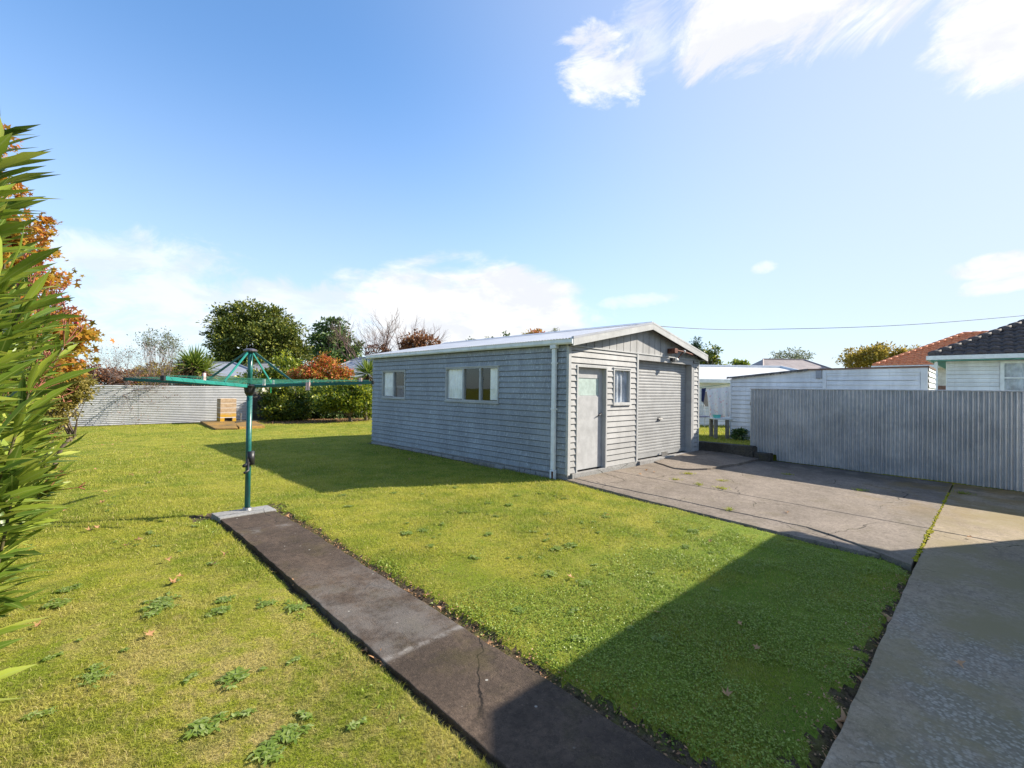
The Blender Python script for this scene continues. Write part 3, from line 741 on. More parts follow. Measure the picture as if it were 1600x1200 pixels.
# moss and tiny grass growing in the slab joint
g = np.random.default_rng(12); mb = MB(); n = 260
for i in range(n):
    xx = -.5 + 5.2 * g.random() ** .9; yy = -5.155 + g.normal() * .010; r = .005 + .013 * g.random() * (.5 + vnoise(np.array([xx * 3]), np.array([0.]), 5)[0])
    mb.sphere((xx, yy, float(slope(yy)) + .000), (r * 1.8, r * 1.2, r * .7), 6, 4)
kind(mb.build('moss', 'moss', smooth=True), 'stuff')
# neighbour's higher lawn
mb = MB(); mb.prism([(6.35, -16), (60, -16), (60, 13.5), (5.96, 13.5), (5.96, -1.15), (6.35, -1.15)], -.2, .25)
kind(mb.build('neighbour_lawn', 'turf'), 'structure')
g = np.random.default_rng(5); n = 60000
x = 5.9 + 16 * g.random(n) ** 1.5; y = -3 + 13 * g.random(n); ok = ~((x > 7.95) & (y < .1)) & (y > -1.2); x, y = x[ok], y[ok]; n = len(x)
h = .03 + .035 * g.random(n); P = np.stack([x, y, np.full(n, .247)], 1); b = rand_dirs(n, g) * [1, 1, 0] * .012
V = np.stack([P - b, P + b, P + np.stack([g.normal(size=n) * .015, g.normal(size=n) * .015, h], 1)], 1).reshape(-1, 3)
kind(fast('neighbour_grass', V, np.arange(3 * n).reshape(-1, 3), 'grass'), 'stuff')
# low retaining wall
root = thing('retaining_wall', 'low mossy dark concrete kerb between shed and iron fence', 'retaining wall', (5.78, -.9, 0))
mb = MB(); mb.prism(rough_line([(5.68, .6), (5.68, -1.42), (5.95, -1.42), (5.95, .6), (5.68, .6)], .15, .012, 3)[:-1][::-1], -.2, .315); mb.build('upper_course', 'mossy', root, bevel=.015)
mb = MB(); mb.prism(rough_line([(5.72, -1.43), (5.72, -1.82), (5.98, -1.82), (5.98, -1.43), (5.72, -1.43)], .1, .01, 4)[:-1][::-1], -.2, .16); mb.build('end_block', 'mossy', root, bevel=.015)

# ------------------------------------------------------------------ shed
W_, LN = 5.645, 7.73
shed = thing('garage_shed', 'weathered grey weatherboard garage with low gable roof and roller door', 'garage', (2.82, 3.86, 0))
def boards(P, a0, a1, z0, z1, openings, pitch=.1195, seed=1, proud=.026, gap=.012):
    """lapped weatherboards; P(a, off, z) gives the point on the wall"""
    mb = MB(); g = np.random.default_rng(seed); z = z0
    while z < z1 - .005:
        zt = min(z + pitch, z1); cuts = sorted({z, zt} | {q for o in openings for q in (o[2], o[3]) if z < q < zt}); j = (g.random() - .5) * .004; sag = (g.random() - .5) * .006
        for ca, cb in zip(cuts[:-1], cuts[1:]):
            mid = (ca + cb) / 2; iv = [(a0, a1)]
            for o in openings:
                if o[2] < mid < o[3]:
                    iv = [q for s_, e in iv for q in ((s_, min(e, o[0])), (max(s_, o[1]), e)) if q[1] - q[0] > .004]
            off = lambda q: proud + j - (proud - .004) * (q - z) / pitch
            gt = zt - (gap if zt < z1 - .002 else 0); cbf = min(cb, gt) if ca < gt else cb
            for s_, e in iv:
                k = max(1, int((e - s_) / 1.2)); 
                for i in range(k):
                    u0, u1 = s_ + (e - s_) * i / k, s_ + (e - s_) * (i + 1) / k
                    w0, w1 = [sag * math.sin(q * 1.3 + z * 9) * .5 for q in (u0, u1)]
                    mb.face([P(u0, off(ca), ca + w0), P(u1, off(ca), ca + w1), P(u1, off(cbf), cbf + (w1 if cb < zt else 0)), P(u0, off(cbf), cbf + (w0 if cb < zt else 0))])
                    if cbf < cb: mb.face([P(u0, off(cbf), cbf), P(u1, off(cbf), cbf), P(u1, -.03, cbf), P(u0, -.03, cbf)]); mb.face([P(u0, -.03, cbf), P(u1, -.03, cbf), P(u1, -.03, zt + .004), P(u0, -.03, zt + .004)])
                    if ca == z: mb.face([P(u0, -.03, ca), P(u1, -.03, ca), P(u1, off(ca), ca + w1), P(u0, off(ca), ca + w0)])
        z = zt
    return mb
PL = lambda a, o, z: (-o, a, z)              # side wall facing the lawn
PF = lambda a, o, z: (a, -o, z)              # front wall
PR = lambda a, o, z: (W_ + o, a, z)
PB = lambda a, o, z: (a, LN + o, z)
OP_S = [(5.83, 7.11, 1.39, 2.17), (1.96, 3.93, 1.39, 2.20)]
OP_F = [(.27, 1.22, .06, 2.15), (1.50, 2.17, 1.40, 2.17), (2.44, 5.30, .06, 2.56)]
boards(PL, .03, LN, .06, 2.62, OP_S, seed=2).build('side_cladding', 'shed_paint_shaded', shed)
boards(PF, .045, 2.437, .08, 2.535, OP_F[:2], seed=3).build('front_cladding', 'front_paint_sunlit', shed)
boards(PF, 5.345, W_ - .02, .08, 2.535, [], seed=3).build('front_cladding', 'front_paint_sunlit', shed)
boards(PR, 0, LN, .06, 2.62, [], seed=4).build('side_cladding', 'shed_paint_shaded', shed)
b4 = boards(PB, 0, W_, .06, 2.60, [], seed=5); b4.face([(0, LN, 2.6), (W_, LN, 2.6), (W_, LN, 2.68), (W_ / 2, LN, 3.22), (0, LN, 2.68)]); b4.build('rear_cladding', 'shed_paint_shaded', shed)
mb = MB(); mb.prism([(.012, .012), (W_ - .012, .012), (W_ - .012, LN - .012), (.012, LN - .012)], -.3, .055); mb.prism([(.1, -.045), (2.48, -.045), (2.48, .010), (.1, .010)], -.2, .07); mb.prism([(2.485, -.10), (5.32, -.10), (5.32, .010), (2.485, .010)], -.2, .085)
mb.build('floor_slab', 'pad', shed, bevel=.005)
g = np.random.default_rng(3); mb = MB()
for k in range(16):
    y0 = .35 + k * .46; mb.prism([(-.035 - .01 * g.random(), y0), (.01, y0), (.01, y0 + .44), (-.035 - .012 * g.random(), y0 + .44)][::-1], -.3, .022 + .012 * g.random())
mb.build('footing', 'pad', shed)
mb = MB(); mb.box(-.055, -.022, 2.05, 3.0, -.055, .02); mb.box(-.075, -.03, 1.3, 1.75, -.07, -.02); mb.build('rotten_board', 'timber', shed)
# corner stops and trim
mb = MB(); mb.box(-.028, .048, -.030, -.002, .05, 2.535); mb.box(-.028, -.003, -.002, .03, .05, 2.6); mb.box(W_ - .03, W_ + .028, -.030, -.002, .05, 2.55); mb.box(2.435, 2.50, -.034, .0, .04, 2.55)
mb.box(5.30, 5.35, -.032, .0, .05, 2.45)
mb.box(.02, W_, -.040, -.004, 2.540, 2.566); mb.build('trim', 'trim_paint', shed)
mb = MB(); mb.box(2.50, 5.30, -.022, .02, 2.41, 2.538); mb.box(5.205, 5.298, -.028, .28, .05, 2.408); mb.box(2.45, 2.499, .001, .28, .05, 2.408); mb.box(2.501, 5.203, .02, .28, 2.412, 2.44); mb.build('door_surround', 'front_paint_sunlit', shed)
# gable
roofz = lambda x: 3.215 - abs(x - W_ / 2) * .205
mb = MB(); mb.face([(0, .02, 2.56), (W_, .02, 2.56), (W_, .02, roofz(W_)), (W_ / 2, .02, roofz(W_ / 2)), (0, .02, roofz(0))]); mb.build('gable_backing', 'shade_dark', shed)  # dark colour stands in for the shade between the boards
mb = MB(); x = .0
while x < W_ - .01:
    x1 = min(x + .272, W_); xs = [x + .010] + ([W_ / 2] if x + .010 < W_ / 2 < x1 - .010 else []) + [x1 - .010]
    bot = [(q, -.008, 2.562) for q in (xs[0], xs[-1])]; top = [(q, -.008, roofz(q) - .004) for q in reversed(xs)]
    mb.face(bot + top); mb.face([(xs[0], -.008, 2.562), (xs[0], .019, 2.562), (xs[0], .019, roofz(xs[0])), (xs[0], -.008, roofz(xs[0]) - .004)]); mb.face([(xs[-1], -.008, 2.562), (xs[-1], .019, 2.562), (xs[-1], .019, roofz(xs[-1])), (xs[-1], -.008, roofz(xs[-1]) - .004)])
    x += .272
mb.build('gable_boards', 'front_paint_sunlit', shed)
# roof
def corr_roof(x0, z0, x1, z1, y0, y1, name='roof', pitch=.0762, amp=.0095):
    ys = np.arange(y0, y1, pitch / 6); n = len(ys); d = np.array([x1 - x0, z1 - z0]); d = d / np.linalg.norm(d); nr = np.array([-d[1], d[0]]); nr = nr if nr[1] > 0 else -nr
    rows = []; ts = np.linspace(0, 1, 4)
    for t_ in ts:
        a = amp * np.sin(2 * math.pi * ys / pitch) + (.003 if False else 0)
        rows.append(np.stack([x0 + (x1 - x0) * t_ + nr[0] * a, ys, z0 + (z1 - z0) * t_ + nr[1] * a], 1))
    V = np.concatenate(rows); T = []
    for k in range(len(ts) - 1):
        i = np.arange(n - 1) + k * n; T.append(np.stack([i, i + 1, i + n + 1], 1)); T.append(np.stack([i, i + n + 1, i + n], 1))
    return V, np.concatenate(T)
APX = 3.265; EZ = 2.672; OV = .155
rf = fast('roof', *corr_roof(-OV, EZ, W_ / 2, APX, -.185, LN + .22), 'roof_iron', shed, smooth=True)
fast('roof', *corr_roof(W_ + OV + .02, EZ, W_ / 2, APX, -.185, LN + .22), 'roof_iron', shed, smooth=True)
mb = MB()
for s_ in (-1, 1):
    mb.face([(W_ / 2, -.19, APX + .035), (W_ / 2, LN + .22, APX + .035), (W_ / 2 + s_ * .17, LN + .22, APX - .018), (W_ / 2 + s_ * .17, -.19, APX - .018)])
mb.tube([(W_ / 2, -.19, APX + .022), (W_ / 2, LN + .22, APX + .022)], .02, 8); mb.build('ridge_cap', 'roof_iron', shed)
def slope_bar(x0, x1, ztop, depth, y0, y1):
    """board along one gable slope; ztop(x) its upper edge"""
    mb = MB(); a = [(x0, ztop(x0)), (x1, ztop(x1)), (x1, ztop(x1) - depth), (x0, ztop(x0) - depth)]
    i = 0
    for y in (y0, y1): mb.v += [(p[0], y, p[1]) for p in a]
    mb.f += [(0, 1, 2, 3), (7, 6, 5, 4), (0, 4, 5, 1), (1, 5, 6, 2), (2, 6, 7, 3), (3, 7, 4, 0)]; return mb
rl_ = lambda x: APX - abs(x - W_ / 2) * (APX - EZ) / (W_ / 2 + OV)
for a, b in ((-OV + .03, W_ / 2 - .001), (W_ / 2 + .001, W_ + OV)):
    slope_bar(a, b, lambda x: rl_(x) - .013, .135, -.212, -.187).build('bargeboard', 'trim_paint', shed, bevel=.003)
    slope_bar(a, b, lambda x: rl_(x) + .028, .042, -.216, -.165).build('barge_flashing', 'grey_roof' if a < 1 else 'trim_paint', shed)
    slope_bar(a + .02, b, lambda x: rl_(x) - .03, .012, -.186, .03).build('soffit', 'shade_dark', shed)  # soffit coloured near black for the shade under the roof edge
mb = MB(); mb.box(W_ + .03, W_ + OV, -.20, LN + .2, EZ - .13, EZ - .115); mb.box(W_ + OV - .02, W_ + OV - .002, -.186, LN + .2, EZ - .13, EZ - .02); mb.build('eave_board', 'trim_paint', shed)
# gutter, quad profile
mb = MB(); prof = [(-.018, 2.665), (-.018, 2.572), (-.125, 2.572), (-.142, 2.60), (-.142, 2.66), (-.150, 2.667), (-.137, 2.672)]
for (xa, za), (xb, zb) in zip(prof[:-1], prof[1:]): mb.face([(xa, -.19, za), (xa, LN + .22, za), (xb, LN + .22, zb), (xb, -.19, zb)])
for y in (-.19, LN + .22): mb.face([(p[0], y, p[1]) for p in prof])
gut = mb.build('gutter', 'white_trim', shed)
mb = MB(); mb.box(-.160, -.092, -.205, -.191, 2.565, 2.655); mb.build('end_cap', 'white_trim', gut)
mb = MB(); mb.box(-.13, -.03, .23, .37, 2.50, 2.571); mb.build('rainhead', 'white_trim', gut)
mb = MB(); mb.box(-.108, -.04, .255, .345, .12, 2.499); dp = mb.build('downpipe', 'white_trim', shed, bevel=.012)
mb = MB(); mb.box(-.118, -.034, .245, .352, -.08, .119); mb.build('pipe_shoe', 'white_trim', dp, bevel=.008)
mb = MB(); mb.box(-.124, -.119, .255, .300, -.07, .10); mb.build('rusty_strip', 'rust', dp)
for zq in (1.3, 2.2): mb = MB(); mb.box(-.112, -.02, .25, .35, zq, zq + .03); mb.build('pipe_strap', 'white_trim', dp)
# windows
def shed_window(P, a0, a1, z0, z1, divs, name='window', fr=.035, blinds=()):
    """frame lies in the wall opening; divs: inner mullion centres"""
    mb = MB()
    def bx(u0, u1, q0, q1, o0, o1):
        pts = [P(u, o, z) for o in (o0, o1) for (u, z) in ((u0, q0), (u1, q0), (u1, q1), (u0, q1))]; i = len(mb.v); mb.v += pts
        mb.f.extend(tuple(i + k for k in q) for q in ((3, 2, 1, 0), (4, 5, 6, 7), (0, 1, 5, 4), (1, 2, 6, 5), (2, 3, 7, 6), (3, 0, 4, 7)))
    bx(a0, a0 + fr, z0, z1, -.05, .033); bx(a1 - fr, a1, z0, z1, -.05, .033)
    bx(a0 + fr, a1 - fr, z1 - fr, z1, -.05, .031); bx(a0 + fr, a1 - fr, z0, z0 + fr, -.05, .034)
    bx(a0 - .02, a1 + .02, z0 - .03, z0 - .001, -.02, .05); bx(a0 - .02, a1 + .02, z1 + .001, z1 + .022, -.02, .045)
    for d in divs: bx(d - .028, d + .028, z0 + fr, z1 - fr, -.045, .026)
    o = mb.build(name, 'trim_paint', shed)
    mb = MB(); e = [a0 + fr] + [q for d in divs for q in (d - .028, d + .028)] + [a1 - fr]
    for u0, u1 in zip(e[::2], e[1::2]): mb.face([P(u0, -.012, z0 + fr), P(u1, -.012, z0 + fr), P(u1, -.012, z1 - fr), P(u0, -.012, z1 - fr)])
    mb.build('pane', 'glass', o); return o
def curtain(P, par, a0, a1, z0, z1, o=-.035, folds=9, mat='curtain', name='curtain'):
    mb = MB(); n = folds * 6
    for i in range(n):
        u0, u1 = a0 + (a1 - a0) * i / n, a0 + (a1 - a0) * (i + 1) / n; d0, d1 = [o + .016 * math.sin(2 * math.pi * k / 6.) for k in (i, i + 1)]
        mb.face([P(u0, d0, z0), P(u1, d1, z0), P(u1, d1, z1), P(u0, d0, z1)])
    return mb.build(name, mat, par, smooth=True)
w1 = shed_window(PL, 5.83, 7.11, 1.39, 2.17, [6.47]); w2 = shed_window(PL, 1.96, 3.93, 1.39, 2.20, [2.60, 3.23]); w3 = shed_window(PF, 1.50, 2.17, 1.40, 2.17, [])
curtain(PL, w1, 6.56, 7.07, 1.44, 2.13); curtain(PL, w2, 3.27, 3.90, 1.44, 2.16, folds=5); curtain(PL, w2, 1.99, 2.30, 1.44, 2.16, folds=5)
mb = MB()
for k in range(16): mb.face([(.06, 5.9, 1.43 + k * .02), (.06, 6.44, 1.43 + k * .02), (.075, 6.44, 1.443 + k * .02), (.075, 5.9, 1.443 + k * .02)])
mb.build('blind', 'blind', w1)
curtain(PF, w3, 1.53, 2.14, 1.43, 2.14, o=-.05, folds=4, mat='net')  # grey cloth stands in for a pale reflection on this pane
mb = MB(); mb.box(.9, .94, .3, 7.5, .3, 2.5); mb.build('interior_shade_sheet', 'shade_dark', shed)  # added dark sheet, stands in for the unlit interior
# entry door
mb = MB(); mb.box(.232, .27, -.034, .12, .06, 2.15); mb.box(1.22, 1.262, -.034, .14, .06, 2.15); mb.box(.232, 1.262, -.036, .12, 2.151, 2.19); fr_ = mb.build('door_frame', 'trim_paint', shed)
mb = MB(); D0, D1 = .07, .11
mb.box(.275, 1.215, D0, D1, .09, 1.585); mb.box(.275, .335, D0, D1, 1.586, 1.94); mb.box(1.10, 1.215, D0, D1, 1.586, 1.94); mb.box(.275, 1.215, D0, D1, 1.941, 2.145)
mb.box(.275, 1.13, D0 - .012, D0 - .001, .10, 1.56)
door = mb.build('door', 'ply', shed)
mb = MB(); mb.box(.336, 1.099, D0 + .012, D0 + .02, 1.587, 1.939); mb.build('door_glass', 'frosted', door)
mb = MB(); mb.tube([(1.13, D0, 1.20), (1.13, D0 - .05, 1.20)], .022, 10); mb.tube([(1.13, D0 - .05, 1.20), (1.05, D0 - .055, 1.185), (1.0, D0 - .05, 1.16)], [.013, .011, .009], 8); mb.build('handle', 'black_plastic', door, smooth=True)
# roller door
mb = MB(); ph, z, dy = .0715, .20, .14
zs = []; 
while z < 2.41:
    for q, o in ((0, .008), (.07, .0), (.3, -.004), (.6, -.004), (.9, .0), (.97, .008)): zs.append((z + q * ph, o))
    z += ph
for (za, oa), (zb, ob) in zip(zs[:-1], zs[1:]):
    if zb > 2.43: break
    mb.face([(2.50, dy + oa, za), (5.20, dy + oa, za), (5.20, dy + ob, zb), (2.50, dy + ob, zb)])
rd = mb.build('roller_door', 'roller', shed)
mb = MB(); mb.box(2.50, 5.20, dy - .012, dy + .02, .095, .2); mb.build('bottom_rail', 'roller', rd)
mb = MB(); mb.tube([(3.72, dy - .01, 1.0), (3.72, dy - .05, 1.0)], .014, 8); mb.tube([(3.80, dy - .01, 1.0), (3.80, dy - .05, 1.0)], .014, 8); mb.tube([(3.68, dy - .05, 1.0), (3.85, dy - .05, 1.0)], .01, 8); mb.box(3.69, 3.83, dy - .012, dy - .009, .95, 1.05); mb.build('handle', 'steel', rd)
mb = MB(); mb.box(3.9, 4.2, dy - .02, dy - .012, .06, .16); mb.build('foot_latch', 'steel', rd)
# rusty bracket and lamp on the gable
mb = MB(); mb.box(3.86, 4.02, -.22, -.02, 2.64, 2.76); br = mb.build('lamp_bracket', 'rust', shed, bevel=.01)
mb = MB(); mb.tube([(4.02, -.2, 2.71), (4.35, -.22, 2.70), (5.0, -.16, 2.66)], .022, 8); mb.tube([(4.33, -.21, 2.70), (4.17, -.14, 2.52)], .014, 8); mb.build('bracket_rod', 'rust', br)
MB().sphere((4.36, -.225, 2.705), .04).build('rod_knob', 'lamp_white', br, smooth=True)
MB().sphere((4.14, -.12, 2.49), (.07, .06, .05)).build('lamp', 'lamp_white', br, smooth=True)
mb = MB(); mb.box(4.0, 4.12, -.10, -.03, 2.46, 2.53); mb.build('lamp_socket', 'black_plastic', br)

# ------------------------------------------------------------------ rotary clothesline
CX, CY = -5.20, 1.36
CZ = .002
hoist = thing('rotary_clothesline', 'dark teal rotary clothesline with four arms spread over the lawn', 'clothesline', (CX, CY, CZ))
mb = MB(); mb.tube([(CX, CY, CZ - .05), (CX, CY, 1.66)], .035, 16); mb.tube([(CX, CY, 1.66), (CX, CY, 2.16)], .031, 16); mb.build('pole', 'teal_metal', hoist, smooth=True)
mb = MB(); mb.tube([(CX, CY, CZ), (CX, CY, CZ + .03), (CX, CY, CZ + .035)], [.065, .055, .03], 14); mb.build('pole_collar', 'steel', hoist)
mb = MB(); mb.tube([(CX, CY, 2.15), (CX, CY, 2.165), (CX, CY, 2.185), (CX, CY, 2.20)], [.05, .085, .085, .04], 18); mb.build('top_cap', 'purple_grey', hoist, smooth=False)
mb = MB(); mb.tube([(CX, CY, 1.56), (CX, CY, 1.60), (CX, CY, 1.66), (CX, CY, 1.69), (CX, CY, 1.71)], [.042, .062, .07, .085, .05], 14); mb.build('hub', 'black_plastic', hoist)
HD = [np.array([math.cos(a), math.sin(a), 0]) for a in (math.atan2(_rt[1], _rt[0]) + math.radians(1.5) + k * math.pi / 2 for k in range(4))]
hub = np.array([CX, CY, 1.685]); RA = 1.66; RISE = .075
armpt = lambda d, r, dz=0: hub + d * r + np.array([0, 0, RISE * r / RA + dz])
for k, d in enumerate(HD):
    mb = MB(); mb.bar(armpt(d, .05), armpt(d, RA), .03, .042); a_ = mb.build('arm', 'teal_light' if k == 3 else 'teal_metal', hoist, bevel=.004)
    mb = MB(); mb.bar(armpt(d, RA - .005), armpt(d, RA + .025), .036, .052); mb.build('arm_cap', 'black_plastic', a_)
    mb = MB(); mb.bar(np.array([CX, CY, 2.155]) + d * .05, armpt(d, .60, .03), .013, .026); mb.build('strut', 'teal_light' if k in (1, 3) else 'teal_metal', hoist)
mb = MB()
for r in (.45, .65, .85, 1.05, 1.25, 1.45, 1.62):
    for k in range(4):
        a, b = armpt(HD[k], r, .032), armpt(HD[(k + 1) % 4], r, .032); mid = (a + b) / 2 - [0, 0, .018]
        mb.tube([a, mid, b], .0022, 4, cap=False)
mb.build('line_cord', 'wire', hoist)
mb = MB(); mb.tube([(CX + .02, CY - .04, .80), (CX + .02, CY - .04, .62)], [.046, .05], 12); mb.tube([(CX + .02, CY - .04, .66), (CX - .09, CY - .13, .62)], .022, 8); mb.tube([(CX - .03, CY - .07, .70), (CX - .04, CY - .16, .56), (CX - .10, CY - .2, .54)], .017, 8); mb.build('winder', 'black_plastic', hoist, smooth=True)
mb = MB(); e = armpt(HD[1], .60, .0); mb.tube([e + [0, 0, .07], e + [0, 0, -.03]], .02, 8); mb.tube([e, e - [0, 0, .12]], .004, 4); mb.build('cord_tie', 'green_tie', hoist)
def peg(lbl, p, dirn, mat, grp='clothes pegs on the rotary clothesline', s=1.):
    mb = MB(); p = np.array(p); dv = np.array([dirn[0], dirn[1], 0]); nn = np.array([-dv[1], dv[0], 0])
    for sg in (-1, 1): mb.bar(p + nn * sg * .010 * s + [0, 0, .05 * s], p + nn * sg * .012 * s - [0, 0, .055 * s], .013 * s, .017 * s)
    mb.tube([p - nn * .016 * s, p + nn * .016 * s], .008 * s, 8)
    o = mb.build('clothes_peg', mat, loc=p); tag(o, lbl, 'clothes peg', grp); return o
peg('pale pink clothes peg midway along the right hand clothesline arm', armpt(HD[0], .80, -.005) - _fh * .03, HD[1], 'peg', s=1.35)
peg('pink clothes peg near the tip of the right clothesline arm', armpt(HD[0], 1.50, .02), HD[1], 'peg')
peg('whitish pink clothes peg on the nearest clothesline arm', armpt(HD[3], 1.0, .05), HD[0], 'peg', s=1.1)
peg('small white clothes peg beside the clothesline hub', armpt(unit(HD[0] + HD[1]) * 1.0, .30, .04), HD[1], 'peg_white', s=.8)
peg('white clothes peg between hub and green tie of the clothesline', armpt(unit(HD[0] * 1.2 + HD[3]) * 1.0, .42, .04), HD[1], 'peg_white', s=.8)

# ------------------------------------------------------------------ fences
def sheet_vert(x, y0, y1, zb, zt, pitch=.0762, amp=.0165, steps=12):
    ys = np.arange(y0, y1 + 1e-6, pitch / steps); a = x + amp * np.sin(2 * math.pi * ys / pitch); n = len(ys); lev = np.linspace(0, 1, 3)
    V = np.concatenate([np.stack([a, ys, zb(ys) + (zt - zb(ys)) * q], 1) for q in lev]); T = []
    for k in range(2): i = np.arange(n - 1) + k * n; T += [np.stack([i, i + 1, i + n + 1], 1), np.stack([i, i + n + 1, i + n], 1)]
    return V, np.concatenate(T)
FX = 6.10
fence = thing('iron_fence', 'tall grey corrugated iron fence standing along the driveway', 'fence', (FX, -5.5, -.1)); g = np.random.default_rng(21)
y = -1.22; k = 0
while y > -12:
    wd = .0762 * 9; off = (k % 2) * .005; jb = g.random() * .012
    fast('iron_sheet', *sheet_vert(FX - off, y - wd - .04, y, (lambda ys, jb=jb: slope(ys) + .002 + jb + .29 * (ys > -1.4) + .14 * ((ys > -1.86) & (ys <= -1.4))), 1.775), 'galv_fence', fence, smooth=True); y -= wd; k += 1
mb = MB(); mb.box(FX - .028, FX + .04, -12.2, -1.2, 1.777, 1.803); mb.build('cap_rail', 'galv', fence, bevel=.006)
mb = MB(); mb.box(FX + .022, FX + .06, -12.2, -1.2, 1.35, 1.44); mb.build('rail', 'timber', fence); mb = MB(); mb.box(FX + .022, FX + .06, -12.2, -1.2, .45, .54); mb.build('rail', 'timber', fence)
for yy in (-1.35, -3.6, -5.9, -8.2, -10.5): mb = MB(); mb.box(FX + .061, FX + .15, yy - .045, yy + .045, -.4, 1.75); mb.build('post', 'timber', fence)
BY = 19.85
bf = thing('corrugated_fence', 'pale horizontal corrugated iron fence across the back of the lawn', 'fence', (-4.5, BY, -.06))
zz = np.arange(-.06, 1.635, .0762 / 6)
for j, (xa, xb) in enumerate(((-12, -9.2), (-9.2, -6.8), (-6.8, -4.42), (-4.42, -2.0), (-2.0, .0))):
    off = (j % 2) * .006; ly = BY + .0125 * np.sin(2 * math.pi * zz / .0762) - off; n = len(zz)
    V = np.concatenate([np.stack([np.full(n, q), ly, zz + .012 * (j % 2) * 0 - .004 * j * 0], 1) for q in (xa - .02, xb)]); i = np.arange(n - 1)
    fast('iron_sheet', V, np.concatenate([np.stack([i, i + n, i + n + 1], 1), np.stack([i, i + n + 1, i + 1], 1)]), 'galv_back', bf, smooth=True)
for q in (-11.5, -9.2, -6.8, -4.42, -2.0, -.06): mb = MB(); mb.box(q - .05, q + .05, BY + .03, BY + .13, -.3, 1.6); mb.build('post', 'timber', bf)
mb = MB(); mb.prism(rough_line([(.03, 20.2), (9.5, 20.2), (9.5, 20.36), (.03, 20.36), (.03, 20.2)], .3, .01, 9)[:-1], -.3, 1.38)
cw = mb.build('concrete_wall', 'wallgrey', loc=(4.5, 20.28, 0), bevel=.01); tag(cw, 'grey stained concrete wall behind the shrubs at the back', 'wall')

# ------------------------------------------------------------------ incinerator on its slab
IY = 18.35
pa, pb = onY(344.2, 640, IY), onY(369.3, 640, IY); zt_ = onY(350, 622, IY)[2]
ix0, ix1 = pa[0], pb[0]; IZ = .05
inc = thing('incinerator', 'brown block garden incinerator with a dark opening at its foot', 'incinerator', ((ix0 + ix1) / 2, IY + .3, IZ))
ch = (zt_ - IZ) / 5.; cw_ = ix1 - ix0
def ring(mb, z0, z1, grow, gap=None):
    t_ = .13
    x0, x1, y0, y1 = ix0 - grow, ix1 + grow, IY - grow, IY + .62 + grow
    if gap: mb.box(x0, gap[0], y0, y0 + t_, z0, z1); mb.box(gap[1], x1, y0, y0 + t_, z0, z1)
    else: mb.box(x0, x1, y0, y0 + t_, z0, z1)
    mb.box(x0, x1, y1 - t_, y1, z0, z1); mb.box(x0, x0 + t_, y0 + t_ + .001, y1 - t_ - .001, z0, z1); mb.box(x1 - t_, x1, y0 + t_ + .001, y1 - t_ - .001, z0, z1)
gap = (ix0 + cw_ * .27, ix0 + cw_ * .76)
mb = MB(); ring(mb, IZ, IZ + ch * .8, 0, gap)
for k in range(1, 5): ring(mb, IZ + ch * k, IZ + ch * (k + 1) - .03, .0)
mb.build('blocks', 'block', inc, bevel=.008)
mb = MB()
for k in range(1, 5): ring(mb, IZ + ch * k - .029 - (.0 if k > 1 else ch * .2 - .03), IZ + ch * k - .001, -.006)
mb.build('mortar', 'mortar', inc)
mb = MB(); mb.box(gap[0] + .001, gap[1] - .001, IY + .1, IY + .12, IZ, IZ + ch * .78); mb.build('opening', 'shade_dark', inc)  # dark plate stands in for the shade inside the hole
g = np.random.default_rng(2)
sa = [ground_at(*p, off=.04) for p in ((313, 659), (336, 668.5), (372, 668), (366, 659))]
mb = MB(); mb.prism([(p[0], p[1]) for p in sa], -.1, lambda x, y: .02 + .05 * (y > sa[1][1] + .8))
sl1 = mb.build('lichen_slab', 'lichen', loc=sa[1], bevel=.012); tag(sl1, 'flat stone slab coated in orange lichen before the incinerator', 'stone slab')
sb = [ground_at(*p, off=.04) for p in ((366, 661), (374, 667.5), (414, 665.5), (398, 657.5))]
mb = MB(); mb.prism([(p[0], p[1]) for p in sb], -.1, .045)
sl2 = mb.build('broken_slab', 'lichen', loc=sb[1], bevel=.012); tag(sl2, 'cracked brown slab right of the incinerator behind the pole', 'stone slab')
mb = MB(); mb.prism([(ix0 - .5, IY - .15), (ix1 + .9, IY - .15), (ix1 + .9, IY + .9), (ix0 - .5, IY + .9)], -.1, IZ - .001); fs = mb.build('hearth_slab', 'mossy', loc=(ix0, IY, 0)); tag(fs, 'dark mossy slab the incinerator stands on', 'stone slab')
p = onY(376, 650, IY); mb = MB(); mb.tube([(p[0], IY, 0), (p[0] + .01, IY, .42)], .022, 6); st_ = mb.build('stake', 'timber', loc=(p[0], IY, 0)); tag(st_, 'short dark stake standing right of the incinerator', 'stake')

